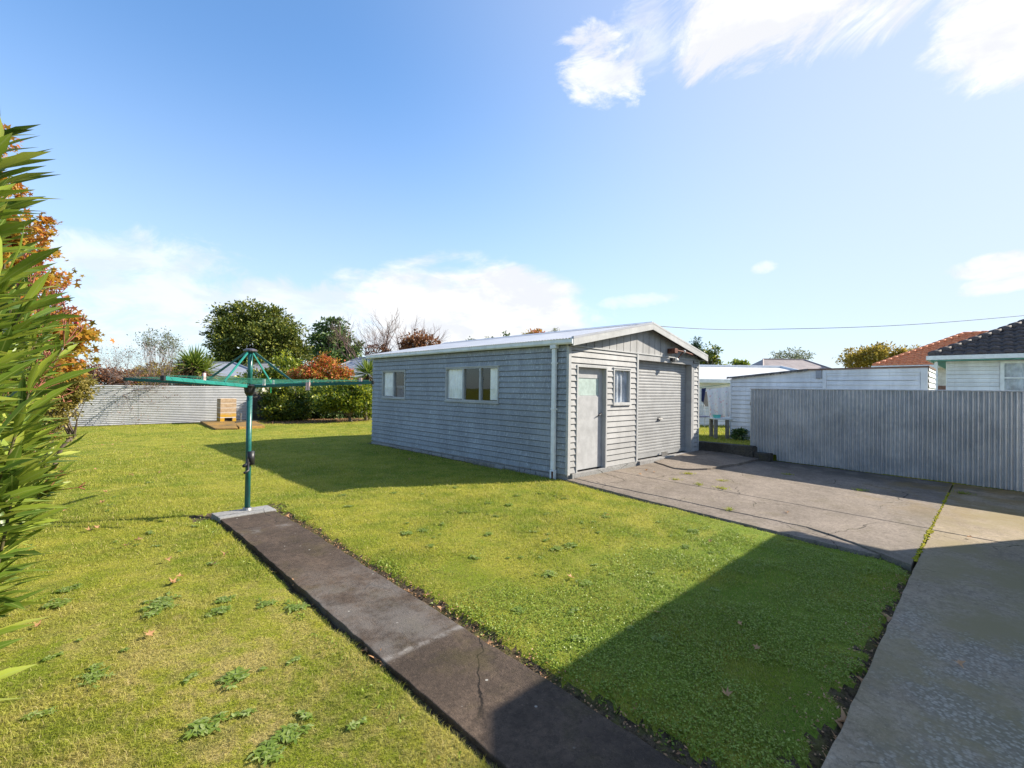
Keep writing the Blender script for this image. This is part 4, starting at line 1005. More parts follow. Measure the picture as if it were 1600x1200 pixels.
# ------------------------------------------------------------------ houses
class XB(MB):
    """builder in a house's own axes: x along its front, y away from the front"""
    def __init__(s, org, ang): super().__init__(); s.org = np.array(org, float); s.c, s.s = math.cos(ang), math.sin(ang)
    def done(s):
        s.v = [(s.org[0] + x * s.c - y * s.s, s.org[1] + x * s.s + y * s.c, s.org[2] + z) for x, y, z in s.v]; return s
def hip_house(name, label, org, ang, lx, ly, wall_h, rise, over, roof, wall, ridge, wins=(), cat='house', base=.0, eave='white_trim'):
    """org: front left wall corner on the ground; ridge: (x0,x1) of the ridge line"""
    root = thing(name, label, cat, org); X = lambda: XB(org, ang)
    b = X(); b.box(0, lx, 0, ly, -.3, wall_h); b.done().build('wall', wall, root)
    a, c, d, e = -over, lx + over, -over, ly + over; rz = wall_h + rise; ym = ly / 2; r0, r1 = ridge; zE = wall_h - .02
    b = X(); b.face([(a, d, zE), (c, d, zE), (r1, ym, rz), (r0, ym, rz)]); b.face([(c, e, zE), (a, e, zE), (r0, ym, rz), (r1, ym, rz)])
    b.face([(a, e, zE), (a, d, zE), (r0, ym, rz)]); b.face([(c, d, zE), (c, e, zE), (r1, ym, rz)])
    rf = b.done().build('roof', roof, root)
    b = X()
    for p, q in (((a, d, zE), (r0, ym, rz)), ((c, d, zE), (r1, ym, rz)), ((r0, ym, rz), (r1, ym, rz))): b.tube([np.array(p) + [0, 0, .03], np.array(q) + [0, 0, .03]], .07, 6)
    b.done().build('ridge_cap', roof, rf)
    b = X(); b.box(a, c, d - .11, d - .001, zE - .14, zE + .01); b.box(a - .11, a - .001, d - .11, e, zE - .14, zE + .01); b.box(c + .001, c + .11, d - .11, e, zE - .14, zE + .01); b.done().build('gutter', eave, rf)
    b = X(); b.box(a + .002, c - .002, d, e, zE - .16, zE - .142); b.done().build('eave_board', eave, root)
    for (u, z0, w_, h) in wins:
        b = X(); f = .06
        b.box(u, u + f, -.04, .02, z0, z0 + h); b.box(u + w_ - f, u + w_, -.04, .02, z0, z0 + h); b.box(u + f, u + w_ - f, -.04, .02, z0, z0 + f); b.box(u + f, u + w_ - f, -.04, .02, z0 + h - f, z0 + h); b.box(u + w_ / 2 - .03, u + w_ / 2 + .03, -.035, .02, z0 + f, z0 + h - f)
        wn = b.done().build('window', 'white_trim', root)
        b = X(); b.face([(u + f, -.012, z0 + f), (u + w_ - f, -.012, z0 + f), (u + w_ - f, -.012, z0 + h - f), (u + f, -.012, z0 + h - f)]); b.done().build('pane', 'dark_glass', wn)
    return root
t = MT('dark reflecting glass', .04, 0, .8); t.color((.03, .035, .04)); MATS['dark_glass'] = t.m
ANG = math.atan2(_rt[1], _rt[0])
def local_org(px, d, z=0.): p = at(px, 600, d); return np.array([p[0], p[1], z])

# white outbuilding behind the iron fence
GX = 8.0
gar = thing('white_outbuilding', 'white weatherboard outbuilding close behind the grey iron fence', 'outbuilding', (8.9, -2.7, .25))
PG = lambda a, o, z: (GX - o, a, z)
zl0 = onX(1140, 589.5, GX)[2]; yl0 = onX(1143, 600, GX)[1]; q1 = onX(1262, 577, GX); q2 = onX(1450, 572, GX); ye = q2[1]
top = lambda y: np.interp(-y, [-yl0, -q1[1], -ye], [zl0, q1[2], q2[2]])
ym_ = onX(1287, 590, GX)[1]
boards(PG, ye + .08, yl0, .25, zl0 - .02, [(ye + .25, ym_ - .04, 1.98, 2.26)], pitch=.135, seed=8, proud=.024, gap=.014).build('cladding', 'white_paint', gar)
mb = MB(); mb.face([(GX - .012, yl0, zl0 - .03), (GX - .012, ye, zl0 - .03), (GX - .012, ye, q2[2] - .02), (GX - .012, q1[1], q1[2] - .03), (GX - .012, yl0, zl0 - .02)]); 
mb.face([(GX + .05, ye + .1, 1.9), (GX + .05, ym_, 1.9), (GX + .05, ym_, 2.3), (GX + .05, ye + .1, 2.3)]); mb.build('top_board', 'white_paint', gar)
PG2 = lambda a, o, z: (GX - .014 - o, a, z)
pt0 = onX(1292, 583, GX)
boards(PG2, ye + .14, pt0[1], 1.55, pt0[2] - .01, [], pitch=.125, seed=9, proud=.022, gap=.014).build('door_panel', 'white_paint', gar)
mb = MB(); mb.box(GX - .045, GX - .0, pt0[1] + .002, pt0[1] + .09, .25, q2[2] - .03); mb.box(GX - .045, GX, ye + .0, ye + .13, .25, q2[2] - .03); mb.box(GX - .04, GX - .0, ye + .131, pt0[1] + .001, pt0[2] - .008, q2[2] - .03); mb.build('door_surround', 'white_paint', gar)
mb = MB(); mb.box(GX - .05, GX - .015, pt0[1] + .12, pt0[1] + .25, 2.10, q1[2] - .04); mb.build('bracket', 'grey_roof', gar)
xe2 = GX + 2.1; yb = onX(1460.5, 600, xe2)[1]
PE = lambda a, o, z: (GX + a, ye + (yb - ye) * a / (xe2 - GX) - o, z)
boards(PE, .03, xe2 - GX, .25, q2[2] - .04, [], pitch=.135, seed=10).build('cladding', 'white_paint', gar)
g = np.random.default_rng(8); mb = MB(); ys = np.linspace(yl0 + .12, q1[1] - .02, 26)
for k, (a, b) in enumerate(zip(ys[:-1], ys[1:])):
    j = .02 * (g.random() - .5); mb.face([(GX - .10 + .02 * g.random(), a, top(a) - .055 + j), (GX - .10 + .02 * g.random(), b, top(b) - .05 + .02 * g.random()), (GX - .08, b, top(b) + .012), (GX - .08, a, top(a) + .012)])
    mb.face([(GX - .08, a, top(a) + .012), (GX - .08, b, top(b) + .012), (xe2, b, top(b) - .02), (xe2, a, top(a) - .02)])
mb.build('bitumen_roof', 'bitumen', gar)
mb = MB(); mb.prism([(GX - .06, ye - .03), (xe2, yb - .03), (xe2, q1[1]), (GX - .06, q1[1])], lambda x, y: top(y) - .035, lambda x, y: top(y) + .008); mb.build('flat_roof', 'brown_flash', gar)
mb = MB(); mb.face([(GX, yl0, .2), (xe2, yl0, .2), (xe2, yl0, zl0), (GX, yl0, zl0)]); mb.face([(xe2, yl0, .2), (xe2, yb, .2), (xe2, yb, q2[2]), (xe2, yl0, zl0)]); mb.box(GX - .03, GX + .01, yl0 - .01, yl0 + .03, .2, zl0 - .06); mb.build('back_cladding', 'white_paint', gar)

# white house across the neighbour's lawn
o_ = local_org(985, 20.2, .25)
wh = hip_house('white_bungalow', 'low white house with a long pale iron roof beyond the washing', o_, ANG, 8.6, 7, 1.98, .72, .3, 'pale_roof', 'white_paint', (.2, 8.4), wins=[(3.05, .75, .95, .75), (2.2, .65, .75, .7), (5.2, .8, 1.4, .9)])
PW = lambda a, o, z: (o_[0] + a * math.cos(ANG) + o * math.sin(ANG), o_[1] + a * math.sin(ANG) - o * math.cos(ANG), .25 + z)
boards(PW, 0, 8.6, .05, 1.9, [(3.05, 4.0, .75, 1.5), (2.2, 2.95, .65, 1.35), (5.2, 6.6, .8, 1.7)], pitch=.14, seed=31, gap=.018).build('weatherboards', 'white_paint', wh)

# tiled roofs
def tile_face(el, er, rl, rr, course=.33, wave=.30, lift=.075, amp=.045):
    """el, er eave ends; rl, rr upper ends (may coincide); courses of waved tiles laid up the slope"""
    el, er, rl, rr = [np.array(q, float) for q in (el, er, rl, rr)]
    ax = unit(er - el); mid = (rl + rr) / 2 - el; upv = mid - ax * (mid @ ax); Ls = np.linalg.norm(upv); upv = upv / Ls; nr = np.cross(ax, upv); nr = nr if nr[2] > 0 else -nr
    Lx = np.linalg.norm(er - el); a0, a1 = (rl - el) @ ax, (rr - el) @ ax; V = []; T = []; o = 0
    nc = int(Ls / course)
    for k in range(nc + 1):
        s0, s1 = k * Ls / (nc + 1), (k + 1) * Ls / (nc + 1)
        l0, l1 = a0 * s0 / Ls, a0 * s1 / Ls; r0, r1 = Lx + (a1 - Lx) * s0 / Ls, Lx + (a1 - Lx) * s1 / Ls
        us = np.arange(min(l0, l1), max(r0, r1) + .05, wave / 6)
        rows = []
        for (sv, l, r, h) in ((s0, l0, r0, -.0), (s0, l0, r0, lift), (s1 + .01, l1, r1, .004)):
            u = np.clip(us, l, r); ph = (us / wave + .5 * (k % 2) * 0) % 1
            wv = amp * (np.sin(2 * math.pi * ph) * .6 + np.sin(4 * math.pi * ph + .6) * .25) + .006 * np.sin(us * 7.3 + k * 3.1)
            rows.append(el + np.outer(u, ax) + upv * sv + np.outer(h + wv * (h != 0 or True), nr))
        n = len(us); V += rows
        for q in range(2): i = o + q * n + np.arange(n - 1); T += [np.stack([i, i + 1, i + n + 1], 1), np.stack([i, i + n + 1, i + n], 1)]
        o += 3 * n
    return np.concatenate(V), np.concatenate(T)
def cap_tiles(mb, a, b, r=.11, step=.36):
    a, b = np.array(a, float), np.array(b, float); L_ = np.linalg.norm(b - a); n = max(1, int(L_ / step))
    for k in range(n): mb.tube([a + (b - a) * k / n, a + (b - a) * (k + 1.08) / n], [r * 1.12, r * .9], 8)
def tiled_house(label, org, ang, lx, ly, wall_h, pitch, over, tilemat, wallmat, wins=(), eave='white_trim', name='tiled_house'):
    root = thing(name, label, 'house', org); X = lambda: XB(org, ang)
    b = X(); b.box(0, lx, 0, ly, -.3, wall_h - .1); b.done().build('wall', wallmat, root)
    a, c, d, e = -over, lx + over, -over, ly + over; hw = (e - d) / 2; rz = wall_h + hw * pitch; ym = (d + e) / 2; r0, r1 = a + hw, max(a + hw + .1, c - hw); zE = wall_h
    R3 = lambda p: np.array([org[0] + p[0] * math.cos(ang) - p[1] * math.sin(ang), org[1] + p[0] * math.sin(ang) + p[1] * math.cos(ang), org[2] + p[2]])
    A, B, C, D = R3((a, d, zE)), R3((c, d, zE)), R3((c, e, zE)), R3((a, e, zE)); P0, P1 = R3((r0, ym, rz)), R3((r1, ym, rz))
    roof = fast('roof', *merge([tile_face(A, B, P0, P1), tile_face(C, D, P1, P0), tile_face(D, A, P0, P0), tile_face(B, C, P1, P1)]), tilemat, root)
    mb = MB(); up = np.array([0, 0, .03])
    for p, q in ((A, P0), (B, P1), (C, P1), (D, P0), (P0, P1)): cap_tiles(mb, p + up, q + up)
    mb.build('ridge_tiles', tilemat, roof, smooth=True)
    b = X(); b.box(a - .1, c + .1, d - .12, d - .0, zE - .15, zE - .01); b.box(a - .12, a, d, e, zE - .15, zE - .01); b.box(c, c + .12, d, e, zE - .15, zE - .01); gt = b.done().build('gutter', 'white_trim', roof)
    b = X(); b.box(a, c, d + .002, e, zE - .19, zE - .155); b.done().build('soffit', eave, root)
    return root, X
# dark tiled house: its long side faces the fence
o_ = np.array([15.35, -4.55, 0.])
dh, X = tiled_house('white house with a dark brown tiled hip roof right of the outbuilding', o_, -math.pi / 2, 13, 9.4, 3.06, .52, .42, 'dark_tile', 'white_paint', eave='teal_board')
PD = lambda a, o, z: (15.33 - o, -4.55 - a, z)
boards(PD, .0, 1.27, 0, 2.86, [], pitch=.134, seed=32, gap=.016).build('weatherboards', 'white_paint', dh)
boards(PD, 3.61, 9, 0, 2.86, [], pitch=.134, seed=33, gap=.016).build('weatherboards', 'white_paint', dh)
b = X(); b.box(-.04, .0, -.05, .02, 0, 2.86); b.done().build('corner_stop', 'white_paint', dh)
b = X(); u0, u1, z0, z1 = 1.28, 3.6, 1.25, 2.84
b.box(u0, u0 + .10, -.07, .02, z0, z1); b.box(u1 - .1, u1, -.07, .02, z0, z1); b.box(u0 + .1, u1 - .1, -.07, .02, z1 - .08, z1); b.box(u0 + .1, u1 - .1, -.07, .02, z0, z0 + .08); b.box(u0 + .1, u1 - .1, -.06, .02, 2.26, 2.31); b.box(u0 + 1.1, u0 + 1.16, -.06, .02, z0 + .08, z1 - .08)
wn = b.done().build('window', 'white_trim', dh)
b = X(); b.face([(u0 + .1, -.05, z0), (u1 - .1, -.05, z0), (u1 - .1, -.05, z1), (u0 + .1, -.05, z1)]); b.done().build('pane', 'glass', wn)
b = X(); n = 80
for i in range(n):
    a_, b_ = u0 + .1 + (u1 - u0 - .2) * i / n, u0 + .1 + (u1 - u0 - .2) * (i + 1) / n; f0, f1 = [-.028 + .016 * math.sin(k * 1.1) for k in (i, i + 1)]
    b.face([(a_, f0, z0), (b_, f1, z0), (b_, f1, z1), (a_, f0, z1)])
b.done().build('curtain', 'net', wn)
b = X(); b.box(-.33, -.24, -.30, -.21, -.2, 2.86); b.done().build('downpipe', 'white_trim', dh)
# orange tiled house farther off
o_ = np.array([28.1, -1.05, 0.])
oh, X = tiled_house('house with a bright orange clay tile roof behind the dark roof', o_, -math.pi / 2, 12, 6.6, 3.36, .52, .4, 'orange_tile', 'cream', name='clay_tiled_house')
b = X(); b.box(3.3, 4.6, -.04, .02, 1.3, 2.5); wn = b.done().build('window', 'white_trim', oh); b = X(); b.face([(3.4, -.045, 1.4), (4.5, -.045, 1.4), (4.5, -.045, 2.4), (3.4, -.045, 2.4)]); b.done().build('pane', 'dark_glass', wn)
b = X(); b.box(2.3, 3.25, -.035, .02, .0, 2.2); b.done().build('brick_panel', 'brick', oh)
hip_house('brown_roofed_house', 'far house with a low brown hip roof over the white outbuilding', local_org(1196, 46, .2), ANG, 7.6, 7, 3.2, 1.75, .5, 'brown_roof', 'cream', (1.6, 5.9))
hip_house('grey_roofed_house', 'house with a grey hip roof left of the cabbage tree', local_org(228, 33, 0), ANG + .25, 7.4, 6, 2.35, 1.05, .5, 'grey_roof', 'cream', (2.6, 4.6), wins=[(.8, .9, 1.6, 1.0), (4.2, .9, 1.4, 1.0)], eave='yellowtrim')
hip_house('grey_hip_house', 'pale grey roofed house behind the clothesline pole', local_org(325, 40, 0), ANG - .1, 6, 6, 2.5, 1.2, .5, 'grey_roof', 'white_paint', (1.8, 3.6))
hip_house('red_roofed_house', 'house with a faded pink roof behind the back shrubs', local_org(402, 38, 0), ANG, 5, 5, 2.2, .7, .4, 'pink_roof', 'cream', (1.5, 3.5))
hip_house('steep_grey_house', 'house with a plain grey roof between red shrub and garage', local_org(505, 42, 0), ANG, 7, 6, 2.7, 1.75, .5, 'grey_roof', 'cream', (2.2, 5.2))

# the house this garden belongs to, beside and behind the viewpoint
hh = thing('garden_house', 'white weatherboard house whose shadow falls over the lawn', 'house', (1.8, -10, -.1))
mb = MB(); mb.box(-.62, 4.35, -14, -7.5, -.3, 3.2); mb.build('wall', 'white_paint', hh)
mb = MB(); mb.box(-.70, 4.30, -6.62, -6.47, 3.08, 3.24); mb.face([(-.70, -6.47, 3.24), (4.30, -6.47, 3.24), (4.30, -10.5, 4.9), (-.70, -10.5, 4.9)]); mb.face([(-.7, -10.5, 4.9), (4.3, -10.5, 4.9), (4.3, -14.5, 3.2), (-.7, -14.5, 3.2)]); mb.face([(-.7, -6.47, 3.23), (4.3, -6.47, 3.23), (4.3, -10.5, 4.89), (-.7, -10.5, 4.89)]); mb.face([(-.7, -6.5, 3.1), (4.3, -6.5, 3.1), (4.3, -7.6, 3.1), (-.7, -7.6, 3.1)])
for xx in (-.6, 4.33): mb.face([(xx, -7.5, 3.2), (xx, -14, 3.2), (xx, -10.5, 4.85)])
mb.build('roof', 'grey_roof', hh)
mb = MB(); mb.box(.8, 2.4, -7.55, -7.49, .9, 2.1); wn = mb.build('window', 'white_trim', hh); mb = MB(); mb.face([(.88, -7.545 - .0, .98), (2.32, -7.545, .98), (2.32, -7.545, 2.02), (.88, -7.545, 2.02)]); 
mb = MB(); mb.box(.88, 2.32, -7.489, -7.48, .98, 2.02); mb.build('pane', 'dark_glass', wn)

# ------------------------------------------------------------------ washing, table, chair
p0 = at(1090, 606, 16.2); p1 = at(1152, 598, 15.4)
wl = MB().tube([p0 - (p1 - p0) * .6, p0, p1, p1 + (p1 - p0) * 1.2], .006, 5).build('washing_line', 'wire', loc=p0); tag(wl, 'thin washing line stretched behind the garage corner', 'washing line')
mb = MB(); ax = unit(p1 - p0); pp = np.cross(ax, [0, 0, 1.]); a = at(1104, 608, 16); Wd = .82; Hh = .98; nu, nv = 24, 14
gp = lambda i, j: a + ax * (Wd * (i / nu) + .13 * (j / nv) * (1 - i / nu)) + np.array([0, 0, .0 - Hh * j / nv - .02 * math.sin(math.pi * i / nu)]) + pp * (.03 * math.sin(i * .8) * (.4 + j / nv) + .05 * j / nv)
for i in range(nu):
    for j in range(nv): mb.face([gp(i, j), gp(i + 1, j), gp(i + 1, j + 1), gp(i, j + 1)])
o = mb.build('bed_sheet', 'floral', loc=a, smooth=True); tag(o, 'white floral sheet hanging on the washing line', 'sheet')
mb = MB(); a2 = at(1096, 607, 16.1)
for i in range(8): 
    q = lambda k, j: a2 + ax * (.16 * k / 8 * (1 - .5 * j)) + np.array([0, 0, -.42 * j - .1 * j * k / 8]) + pp * .02 * math.sin(k)
    mb.face([q(i, 0), q(i + 1, 0), q(i + 1, 1), q(i, 1)])
o = mb.build('dark_garment', 'navy', loc=a2); tag(o, 'small dark garment hanging left of the floral sheet', 'garment')
a = at(1127, 653, 14.9); tz = a[2]
tb = thing('garden_table', 'pale garden table standing in front of the floral sheet', 'table', (a[0], a[1], .25))
b = XB((a[0], a[1], .25), ANG); b.box(-.31, .36, -.25, .30, tz - .25 - .045, tz - .25); b.done().build('table_top', 'table_top', tb, bevel=.01)
for sx, sy in ((-.25, -.18), (.10, -.2), (.29, .22), (-.22, .22)): b = XB((a[0], a[1], .25), ANG); b.box(sx - .045, sx + .045, sy - .045, sy + .045, -.02, tz - .25 - .046); b.done().build('leg', 'timber', tb)
b = XB((a[0], a[1], tz), ANG); b.tube([(-.16, -.05, .002), (-.16, -.05, .10)], [.10, .13], 14, cap=False); b.tube([(-.16, -.05, .002), (-.16, -.05, .006)], .1, 14); o = b.done().build('washing_basin', 'basin', loc=(a[0], a[1], tz)); tag(o, 'small aqua plastic basin on the garden table', 'basin')
a = at(1097, 662, 19.0); chair = thing('metal_chair', 'white metal framed chair against the white house', 'chair', (a[0], a[1], .25)); 
def ch_part(name, segs, r=.014):
    b = XB((a[0], a[1], .25), ANG)
    for s_ in segs: b.tube(s_, r, 6)
    b.done().build(name, 'dark_chair', chair)
for sx in (-.2, .2):
    ch_part('leg', [[(sx, -.22, 0), (sx, -.2, .43)]]); ch_part('leg', [[(sx, .24, 0), (sx, .2, .43)]])
ch_part('backrest', [[(-.2, .2, .43), (-.2, .28, .9), (.2, .28, .9), (.2, .2, .43)], [(-.1, .22, .45), (-.1, .28, .9)], [(.0, .22, .45), (.0, .28, .9)], [(.1, .22, .45), (.1, .28, .9)]])
b = XB((a[0], a[1], .25), ANG); b.box(-.22, .22, -.23, .2, .43, .46); b.done().build('seat', 'navy', chair)
# overhead cable
A_ = np.array([2.95, .15, 3.27]); B_ = at(1195, 514.5, 15); C_ = at(1600, 493, 15.5); D_ = C_ + (C_ - B_) * 1.6 + [0, 0, .5]
pts = []
for t in np.linspace(0, 1, 14): pts.append(A_ + (B_ - A_) * t - [0, 0, .05 * math.sin(math.pi * t)])
for t in np.linspace(0, 1, 20)[1:]: pts.append(B_ + (C_ - B_) * t - [0, 0, .10 * math.sin(math.pi * t)])
pts.append(D_)
o = MB().tube(pts, .009, 6).build('overhead_cable', 'black_cable', loc=A_, smooth=True); tag(o, 'thin black cable strung from the garage gable to the right', 'cable')

# ------------------------------------------------------------------ trees and shrubs
def blobs_px(lst, d):
    return [(at(px, py, d + dd), np.array([rx, rx, ry]) * d / F_PX) for px, py, rx, ry, dd in lst]
def gp_(px, d, z=0.): p = at(px, 600, d); return (p[0], p[1], z)
TREES = 'trees beyond the back fence'
leafy_tree('evergreen_tree', 'large spreading olive green tree, tallest beyond the back fence', 'tree', gp_(402, 45), blobs_px([(398, 538, 58, 42, 0), (383, 490, 24, 17, 0), (347, 493, 16, 9, 0), (425, 508, 34, 30, 1), (362, 520, 28, 24, -1), (452, 560, 26, 26, 1), (380, 575, 44, 26, -1), (468, 548, 13, 16, 2), (352, 560, 20, 24, 0), (440, 530, 30, 30, 0)], 45), 'lf_dark', .27, .15, .55, 30, 1.5, .42, seed=11, group=TREES, up=1.0, shell=.4)
leafy_tree('round_tree', 'dense dark green dome shaped tree behind the garage end', 'tree', gp_(520, 60), blobs_px([(518, 524, 24, 25, 0), (505, 545, 22, 24, 0), (536, 548, 24, 24, 1), (520, 560, 38, 20, 0), (516, 512, 15, 14, 0), (550, 556, 12, 14, 0)], 60), 'lf_round', .42, .2, .62, 22, 1.1, .4, seed=12, group=TREES)
bare_tree('bare_tree', 'leafless pale branched tree over the garage roof', gp_(592, 48), 9.8, .19, 'bark_pale', 5, 6, .36, 3, group=TREES, lean=.42, up=.20)
bare_tree('bare_tree', 'second leafless tree whose twigs rise beside the russet crown', gp_(624, 48), 9.6, .19, 'bark_pale', 8, 6, .36, 3, group=TREES, lean=.45, up=.18)
leafy_tree('russet_tree', 'small rounded russet brown tree peeping over the garage roof', 'tree', gp_(655, 46), blobs_px([(655, 538, 24, 17, 0), (668, 545, 18, 14, 0), (640, 546, 16, 12, 0)], 46), 'lf_brown', .3, .15, .5, 24, 1.1, .2, seed=14, group=TREES)
leafy_tree('russet_shrub', 'low russet shrub at the foot of the leafless trees', 'shrub', gp_(592, 46), blobs_px([(592, 549, 14, 9, 0)], 46), 'lf_brown', .24, .12, .4, 22, 1., .12, seed=15)
for px, py, rx, ry, mt, lb, sd in ((737, 535, 8, 8, 'lf_sage', 'wispy pale green tree tips poking over the garage ridge, left of all', 21), (766, 531, 5, 5, 'lf_sage', 'tiny green tree top above the middle of the garage ridge', 22), (793, 527, 7, 7, 'lf_round', 'dark green tree top just left of the orange crown', 23), (821, 526, 9, 6, 'lf_ochre', 'brownish tree top touching the orange crown', 24), (839, 522, 10, 8, 'lf_red', 'orange autumn tree top above the garage ridge', 25), (866, 520, 7, 5, 'lf_sage', 'pale thin tree top above the near end of the garage roof', 26)):
    leafy_tree('tree', lb, 'tree', gp_(px, 40), blobs_px([(px, py, rx, ry, 0), (px + 2, py + 10, rx * 1.2, ry, 0)], 40), mt, .17, .08, .24, 14, 1., .1, seed=sd, group='tree tops above the garage ridge', nlimb=14, shell=.2)
leafy_tree('conifer', 'slim dark conifer tip beside the garage gable end', 'tree', gp_(1089, 34), blobs_px([(1089, 545, 6, 9, 0), (1090, 560, 9, 12, 0), (1089, 535, 3, 6, 0)], 34), 'lf_pine', .2, .07, .22, 26, 1.2, .12, seed=31)
leafy_tree('yellow_green_tree', 'yellow green leafy tree right of the garage gable end', 'tree', gp_(1106, 32), blobs_px([(1104, 562, 13, 13, 0), (1113, 554, 9, 10, 0), (1115, 570, 10, 8, 0)], 32), 'lf_hedge', .2, .1, .28, 20, 1.1, .12, seed=32, shell=.3)
leafy_tree('small_tree', 'small green tree top over the pale iron roof', 'tree', gp_(1152, 38), blobs_px([(1153, 570, 11, 6, 0), (1146, 572, 8, 5, 0), (1160, 573, 8, 4, 0)], 38), 'lf_citrus', .2, .1, .28, 20, 1.1, .12, seed=33)
leafy_tree('pale_tree', 'thin pale half bare tree above the brown roof', 'tree', gp_(1235, 62), blobs_px([(1218, 556, 12, 6, 0), (1240, 553, 13, 7, 0), (1258, 556, 10, 5, 0), (1232, 562, 24, 6, 0)], 62), 'lf_sage', .3, .1, .4, 10, .9, .2, seed=34, shell=.2, bark='bark_grey')
leafy_tree('olive_tree', 'broad olive yellow tree left of the orange roof', 'tree', gp_(1368, 48), blobs_px([(1360, 558, 30, 12, 0), (1385, 553, 22, 12, 0), (1345, 563, 22, 10, 0), (1400, 560, 18, 10, 0)], 48), 'lf_ochre', .3, .14, .42, 22, 1.1, .22, seed=35)
leafy_tree('small_olive_tree', 'thin twiggy tree top touching the orange roof slope', 'tree', gp_(1420, 52), blobs_px([(1422, 548, 10, 6, 0), (1412, 553, 8, 5, 0)], 52), 'lf_ochre', .26, .1, .4, 14, 1., .15, seed=36, shell=.2)
# left of the cabbage tree
bare_tree('bare_shrub', 'tangled bare purplish brown shrub beside the orange tree', gp_(182, 21), 4.5, .045, 'bark_grey', 41, 6, .5, 5, lean=.6, cat='shrub', up=.12, leafmat='lf_brown', leaf=.06, per=1)
leafy_tree('brown_shrub', 'brown leaved shrub over the left end of the back fence', 'shrub', gp_(165, 21.5), blobs_px([(160, 588, 26, 18, 0), (185, 592, 24, 14, 0), (140, 580, 16, 18, 0)], 21.5), 'lf_brown', .14, .06, .25, 20, .9, .06, seed=42, shell=.2)
bare_tree('sparse_tree', 'tall thin sparse tree left of the cabbage tree', gp_(247, 25), 5.0, .04, 'bark_grey', 43, 5, .26, 4, 'lf_sage', .1, 3, lean=.22, up=.5)
leafy_tree('ochre_shrub', 'ochre yellow shrub above the grey roof on the left', 'shrub', gp_(248, 27), blobs_px([(250, 582, 34, 13, 0), (222, 590, 22, 12, 0), (275, 583, 20, 12, 0)], 27), 'lf_ochre', .15, .07, .28, 20, 1., .06, seed=44, shell=.3)
leafy_tree('dull_green_shrub', 'dull green shrub over the fence left of the grey roof', 'shrub', gp_(210, 23), blobs_px([(208, 590, 16, 14, 0), (226, 596, 16, 10, 0), (196, 597, 16, 10, 0)], 23), 'lf_ochre', .12, .06, .24, 20, .9, .06, seed=45, shell=.2)
cabbage_tree('cabbage tree with spiky green head over the back fence', gp_(303, 24), [(at(303, 574, 24), 520), (at(290, 582, 24.3), 160), (at(318, 582, 24.2), 160)], 1.02, 51)
cabbage_tree('smaller cabbage tree tucked against the far garage corner', gp_(573, 24.5), [(at(575, 585, 24.5), 260)], .85, 52, .1)
leafy_tree('red_shrub', 'red and orange autumn shrub over the back wall', 'shrub', gp_(505, 27.5), blobs_px([(505, 588, 30, 18, 0), (480, 592, 24, 15, 0), (530, 590, 22, 15, 0), (494, 570, 10, 11, 0), (513, 568, 8, 12, .3), (482, 578, 10, 9, 0), (528, 574, 9, 9, 0), (545, 594, 14, 12, 0), (540, 580, 6, 8, 0), (462, 592, 10, 10, 0), (503, 560, 4, 6, 0)], 27.5), 'lf_red', .15, .08, .26, 24, 1., .08, seed=61, shell=.15, stems=3)
leafy_tree('green_shrub', 'green leafy shrub left of the red one behind the pole', 'shrub', gp_(455, 29), blobs_px([(458, 585, 24, 20, 0), (440, 580, 20, 22, 0), (425, 592, 22, 14, 0), (400, 590, 18, 14, 0)], 29), 'lf_citrus', .18, .09, .3, 20, 1., .08, seed=62, stems=2)
leafy_tree('hedge_shrub', 'dense rounded dark green shrub at the back of the lawn', 'shrub', gp_(447, 24.2), blobs_px([(447, 628, 30, 26, 0), (432, 636, 20, 20, -.3), (465, 632, 20, 24, .2), (448, 642, 30, 16, -.4)], 24.2), 'lf_hedge', .13, .065, .2, 26, 1.2, .06, seed=63, stems=4, shell=.6)
leafy_tree('back_shrub', 'shaded dark shrub between the hedge shrub and citrus tree', 'shrub', gp_(500, 26), blobs_px([(492, 622, 24, 24, 0), (515, 630, 26, 26, 0), (500, 645, 22, 14, 0), (560, 632, 24, 24, 1), (540, 640, 24, 18, 1)], 26), 'lf_round', .13, .065, .2, 24, 1.2, .06, seed=64, stems=4, shell=.6)
leafy_tree('citrus_tree', 'small yellow green citrus tree with a short forked trunk', 'tree', gp_(550, 23.6, -.06), blobs_px([(530, 618, 36, 20, 0), (556, 612, 26, 16, 0), (508, 622, 20, 18, .3), (545, 627, 30, 13, -.3), (572, 624, 14, 20, .2), (518, 630, 20, 10, 0)], 23.6), 'lf_citrus', .13, .065, .2, 26, 1.1, .085, seed=65, fork=.3, shell=.5)
leafy_tree('yellow_bush', 'low yellow bush against the far garage corner', 'shrub', gp_(576, 24.8), blobs_px([(577, 640, 10, 12, 0), (580, 620, 8, 14, 0)], 24.8), 'lf_citrus', .12, .06, .2, 22, 1.1, .05, seed=66)
